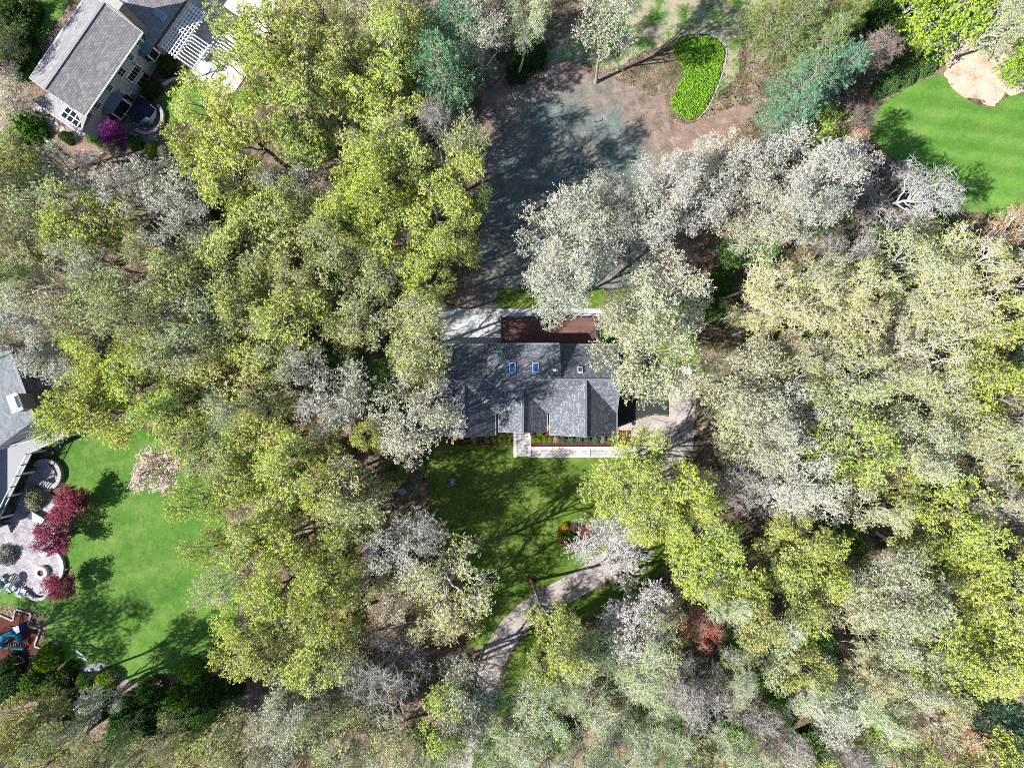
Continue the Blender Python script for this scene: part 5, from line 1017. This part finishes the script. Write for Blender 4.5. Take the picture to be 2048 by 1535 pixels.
def put(kind, px, py, rpx, h=None, tint=None, label=None, group=None, base=None):
    fam, H0, leaf, bark, nm, cat, look = KINDS[kind]; ms, FH, FR = FAM[fam]
    h = (h or H0) * (1 if fam in ('round', 'bush', 'tuft', 'plum') else random.uniform(.86, 1.2))
    if fam in ('bush', 'round', 'tuft'): h = h * (rpx * .065 / FR) ** .6
    zc = h * (.70 if fam not in ('bush', 'round', 'tuft', 'pine', 'hemlock') else .5)
    if fam in ('plum', 'small'): zc = h * .6
    k = (H_CAM - zc) / FPX; R = max(.25, rpx * k)
    p = W(px, py, zc); i = random.randrange(len(ms))
    big = fam not in ('bush', 'round', 'tuft', 'plum')
    bs = W(*base) if base else Vector((p.x, p.y, 0)) + (Vector((random.gauss(0, .045), random.gauss(0, .045), 0)) * zc if big else Vector((0, 0, 0)))
    t = empty(nm, (bs.x, bs.y, 0.0)); ax = (p - bs).normalized(); t.rotation_mode = 'QUATERNION'
    t.rotation_quaternion = Vector((0, 0, 1)).rotation_difference(ax) @ Matrix.Rotation(random.uniform(0, 6.28), 3, 'Z').to_quaternion()
    t.scale = (R / FR, R / FR * random.uniform(.82, 1.2), h / FH)
    names = ('trunk', 'crown') if fam not in ('bush', 'round', 'tuft') else ('stem', 'foliage')
    for j in (0, 1):
        o = link(names[j], ms[i][j], t)
        if j == 0 or leaf is None: c = np.array(bark) * random.uniform(.85, 1.15) * (1.5 if px > 1480 and fam in ('sparse', 'fine') else 1)
        else:
            c = np.array(tint or leaf) * random.uniform(.88, 1.10) * np.array([random.uniform(.92, 1.07), random.uniform(.95, 1.05), random.uniform(.85, 1.15)])
        o.color = (*np.clip(c, 0, .9), 1)
    t['category'] = cat; t['group'] = group or {'tree': 'woodland trees', 'shrub': 'garden shrubs'}[cat]
    if label: t['label'] = label
    else: plants.append((t, look, px, py))
    return t
BASES = {(812, 832): (828, 908), (1285, 902): (1262, 930), (1290, 705): (1262, 700)}
SPECIAL = {(1838, 392): 'big leafless grey-white tree leaning over the striped lawn', (1410, 1258): 'maple dotted with bright red buds among grey-green trees', (322, 932): 'rounded white-pink flowering cherry overhanging the plum-tree lawn', (780, 1345): 'bare silvery weeping tree left of the driveway among lime-green crowns',
    (138, 1008): 'largest purple-leaved plum tree, beside the cream table', (104, 1078): 'middle of the three purple-leaved plum trees on the patio edge', (121, 1168): 'pinkest purple-leaved plum tree, next to the fire pit', (228, 268): 'magenta flowering redbud at the corner of the grey-roofed house', (8, 138): 'small magenta redbud at the photo edge by the silver tree',
    (812, 832): 'cream-green broad tree hanging over the house\'s lower roof corner', (1215, 15): 'forked pale tree with a long bare trunk above the seeded lawn', (1648, 270): 'vivid yellow-green tree beside the blue-green pines', (1290, 705): 'broad cream-green tree covering the house\'s upper right roof', (1120, 570): 'silvery white tree hanging over the reddish deck'}
for ln in TREES.strip().splitlines():
    for it in ln.split(';'):
        it, _, hh = it.partition('@'); k, x, y, r_ = it.split(); x, y, r_ = float(x), float(y), float(r_)
        if r_ <= 0: continue
        put(k, x, y, r_, h=float(hh) if hh else None, label=SPECIAL.get((x, y)), base=BASES.get((x, y)))
# the lawn tree standing in the mulch ring
put('lime', 1108, 1272, 58, h=20, label='lime-yellow tree whose trunk rises from the round mulch ring beside the driveway', base=(1063, 1160))
# bedding shrubs along the house front and on the island
BEDS = [(948, 879, 7.5, (.34, .34, .30), 'white-variegated'), (962, 874, 7, (.13, .17, .10), 'grey-green'), (975, 878, 7.5, (.30, .29, .27), 'grey-pink'), (988, 879, 6, (.14, .26, .02), 'lime-green'), (1000, 880, 6, (.12, .24, .02), 'lime-green'), (1010, 880, 5.5, (.12, .24, .02), 'lime-green'), (1020, 881, 5.5, (.13, .25, .02), 'lime-green'),
    (1067, 879, 6, (.14, .26, .02), 'lime-green'), (1077, 879, 6, (.12, .24, .02), 'lime-green'), (1089, 879, 6.2, (.13, .25, .02), 'lime-green'), (1100, 879, 6, (.15, .27, .02), 'lime-green'), (1112, 879, 7, (.34, .33, .27), 'white-variegated'), (1125, 879, 8, (.09, .14, .085), 'blue-green'), (1142, 879, 8, (.085, .14, .08), 'blue-green'), (1157, 880, 8, (.09, .14, .085), 'blue-green'), (1174, 879, 8.2, (.085, .135, .08), 'blue-green'), (1192, 880, 8, (.09, .14, .08), 'blue-green'), (1206, 879, 7, (.30, .29, .26), 'white-variegated'), (1219, 883, 6, (.10, .18, .08), 'blue-green'), (1229, 880, 8, (.07, .14, .05), 'dark green')]
KINDS['tuft'] = ('tuft', .6, (.1, .2, .03), (.1, .08, .07), 'bedding_shrub', 'shrub', 'round shrub')
wl, wr = 0, 0
words_ = ['first', 'second', 'third', 'fourth', 'fifth', 'sixth', 'seventh', 'eighth', 'ninth', 'tenth', 'eleventh', 'twelfth', 'thirteenth']
for x, y, r_, c, cn in BEDS:
    if x < 1030: n = words_[6 - wl]; wl += 1; side = 'left of the walkway'
    else: n = words_[wr]; wr += 1; side = 'right of the walkway'
    put('tuft', x, y, r_, h=.62, tint=c, label=f'{cn} round shrub in the front mulch bed, {n} {side}', group='bedding shrubs')
for x, y, r_, c, lb in ((1129, 1052, 7.5, (.30, .28, .02), 'upper yellow shrub in the island mulch bed'), (1120, 1071, 6, (.33, .29, .02), 'small yellow shrub on the left rim of the island mulch bed'), (1139, 1074, 11, (.06, .15, .02), 'largest green shrub in the middle of the island mulch bed'), (1153, 1050, 5, (.16, .22, .15), 'small grey-green shrub at the top of the island mulch bed'), (1160, 1084, 10, (.16, .025, .05), 'purple-red shrub at the front of the island mulch bed'),
        (1002, 866, 6, (.08, .17, .03), 'low green shrub under the eaves left of the walkway'), (1015, 866, 6, (.08, .17, .03), 'low green shrub under the eaves closest to the walkway'), (1082, 866, 6, (.09, .19, .03), 'low green shrub under the eaves right of the walkway'), (1064, 867, 5, (.06, .10, .05), 'dark low shrub at the corner of the walkway and house')):
    put('tuft', x, y, r_, h=.8, tint=c, label=lb, group='bedding shrubs')
# words that single each plant out
KEY = {}
for t, look, x, y in plants:
    lm = min(LANDMARKS, key=lambda m: math.hypot(m[1] - x, m[2] - y)); KEY.setdefault((look, place_words(x, y, lm[1], lm[2]), lm[0]), []).append((math.hypot(lm[1] - x, lm[2] - y), t))
for (look, where, lm), rows in KEY.items():
    rows.sort(key=lambda q: q[0])
    for i, (d, t) in enumerate(rows): t['label'] = f'{look} {where} {lm}' if len(rows) == 1 else f'{look} {where} {lm}, {ORD[i]} of {len(rows)}'.replace(f' of {len(rows)}', '')

# fallen logs
for i, (a, c, r_, lb) in enumerate((((1600, 668), (1660, 645), .22, 'pale fallen log right of the golden trees'), ((1465, 668), (1535, 648), .14, 'thin fallen log on the brown litter beside the back lawn'), ((1750, 1065), (1805, 1092), .2, 'pale fallen trunk on the brown litter by the lime-green trees'), ((1588, 1345), (1625, 1395), .16, 'leaning dead trunk among the twiggy trees'), ((85, 272), (132, 316), .2, 'dark fallen trunk in the garden below the grey-roofed house'), ((1690, 1245), (1705, 1265), .14, 'short dead branch under the cream-green trees'))):
    p, q = W(*a, .2), W(*c, .25); o = tube_path([p.lerp(q, k / 6) + Vector((random.uniform(-.1, .1), random.uniform(-.1, .1), 0)) for k in range(7)], r_, 8).build('fallen_log', MATS['log_bark'], smooth=True); tag(o, lb, 'log', 'fallen logs')

# ------------------------------------------------------------------ small growth that nobody could count
def scatter(name, n, box, keep, mat, size, colour, seed, z=(.03, .12), m=1, flat=2.0, spread=.0, clump=None):
    r = np.random.default_rng(seed); X = r.uniform(box[0], box[1], n); Y = r.uniform(box[2], box[3], n)
    if clump:
        f = np.zeros(n)
        for _ in range(6): a, b_ = r.uniform(-.35, .35, 2); f += np.sin(a * X + b_ * Y + r.uniform(0, 6))
        ok = f > clump; X, Y = X[ok], Y[ok]
    ok = keep(X, Y); X, Y = X[ok], Y[ok]; C = np.stack([X, Y, r.uniform(z[0], z[1], len(X))], 1)
    V, F, tone = leaves(r, C, m, spread, size, flat); V[:, 2] = np.maximum(V[:, 2], .012)
    o = link(name, quad_mesh(name, V, F, [mat], tone=tone)); o.color = (*colour, 1); tag(o, kind='stuff'); return o
ALLP = [np.array(p) for p in POLYS]
HB = [[L(-3, 1, 0).xy, L(LEN + 13, 1, 0).xy, L(LEN + 13, -12, 0).xy, L(-3, -12, 0).xy], [S(-5, -10, 0).xy, S(-5, qe, 0).xy, S(KL + 3, qe, 0).xy, S(KL + 3, -10, 0).xy], [(-9.8, -6.6), (13.4, -6.6), (13.4, 5), (-9.8, 5)]]
def in_woods(X, Y):
    k = np.ones(len(X), bool)
    for p in POLYS: k &= ~inside(p, X, Y)
    for p in HB: k &= ~inside(p, X, Y)
    return k
BX = (-72, 72, -56, 56)
scatter('leaf_litter', 60000, BX, in_woods, M_LEAF, .17, (.23, .165, .13), 1)
scatter('ground_plants', 60000, BX, in_woods, M_LEAF, .24, (.075, .17, .03), 2, z=(.05, .6), clump=.3)
scatter('brush', 30000, BX, in_woods, M_LEAF, .20, (.25, .26, .10), 3, z=(.1, 1.4), clump=.3)
bedp = [tuple(W(x, y).xy) for x, y in catmull(BED, 4)]
a, c = W(1335, 245), W(1455, 65)
scatter('groundcover', 9000, (a.x, c.x, a.y, c.y), lambda X, Y: inside(bedp, X, Y), M_LEAF, .22, (.17, .32, .035), 5, z=(.06, .36), m=2, spread=.07, flat=.6)
ml = [[tuple(W(x, y).xy) for x, y in q] for q in (MULCH_L, MULCH_R)]
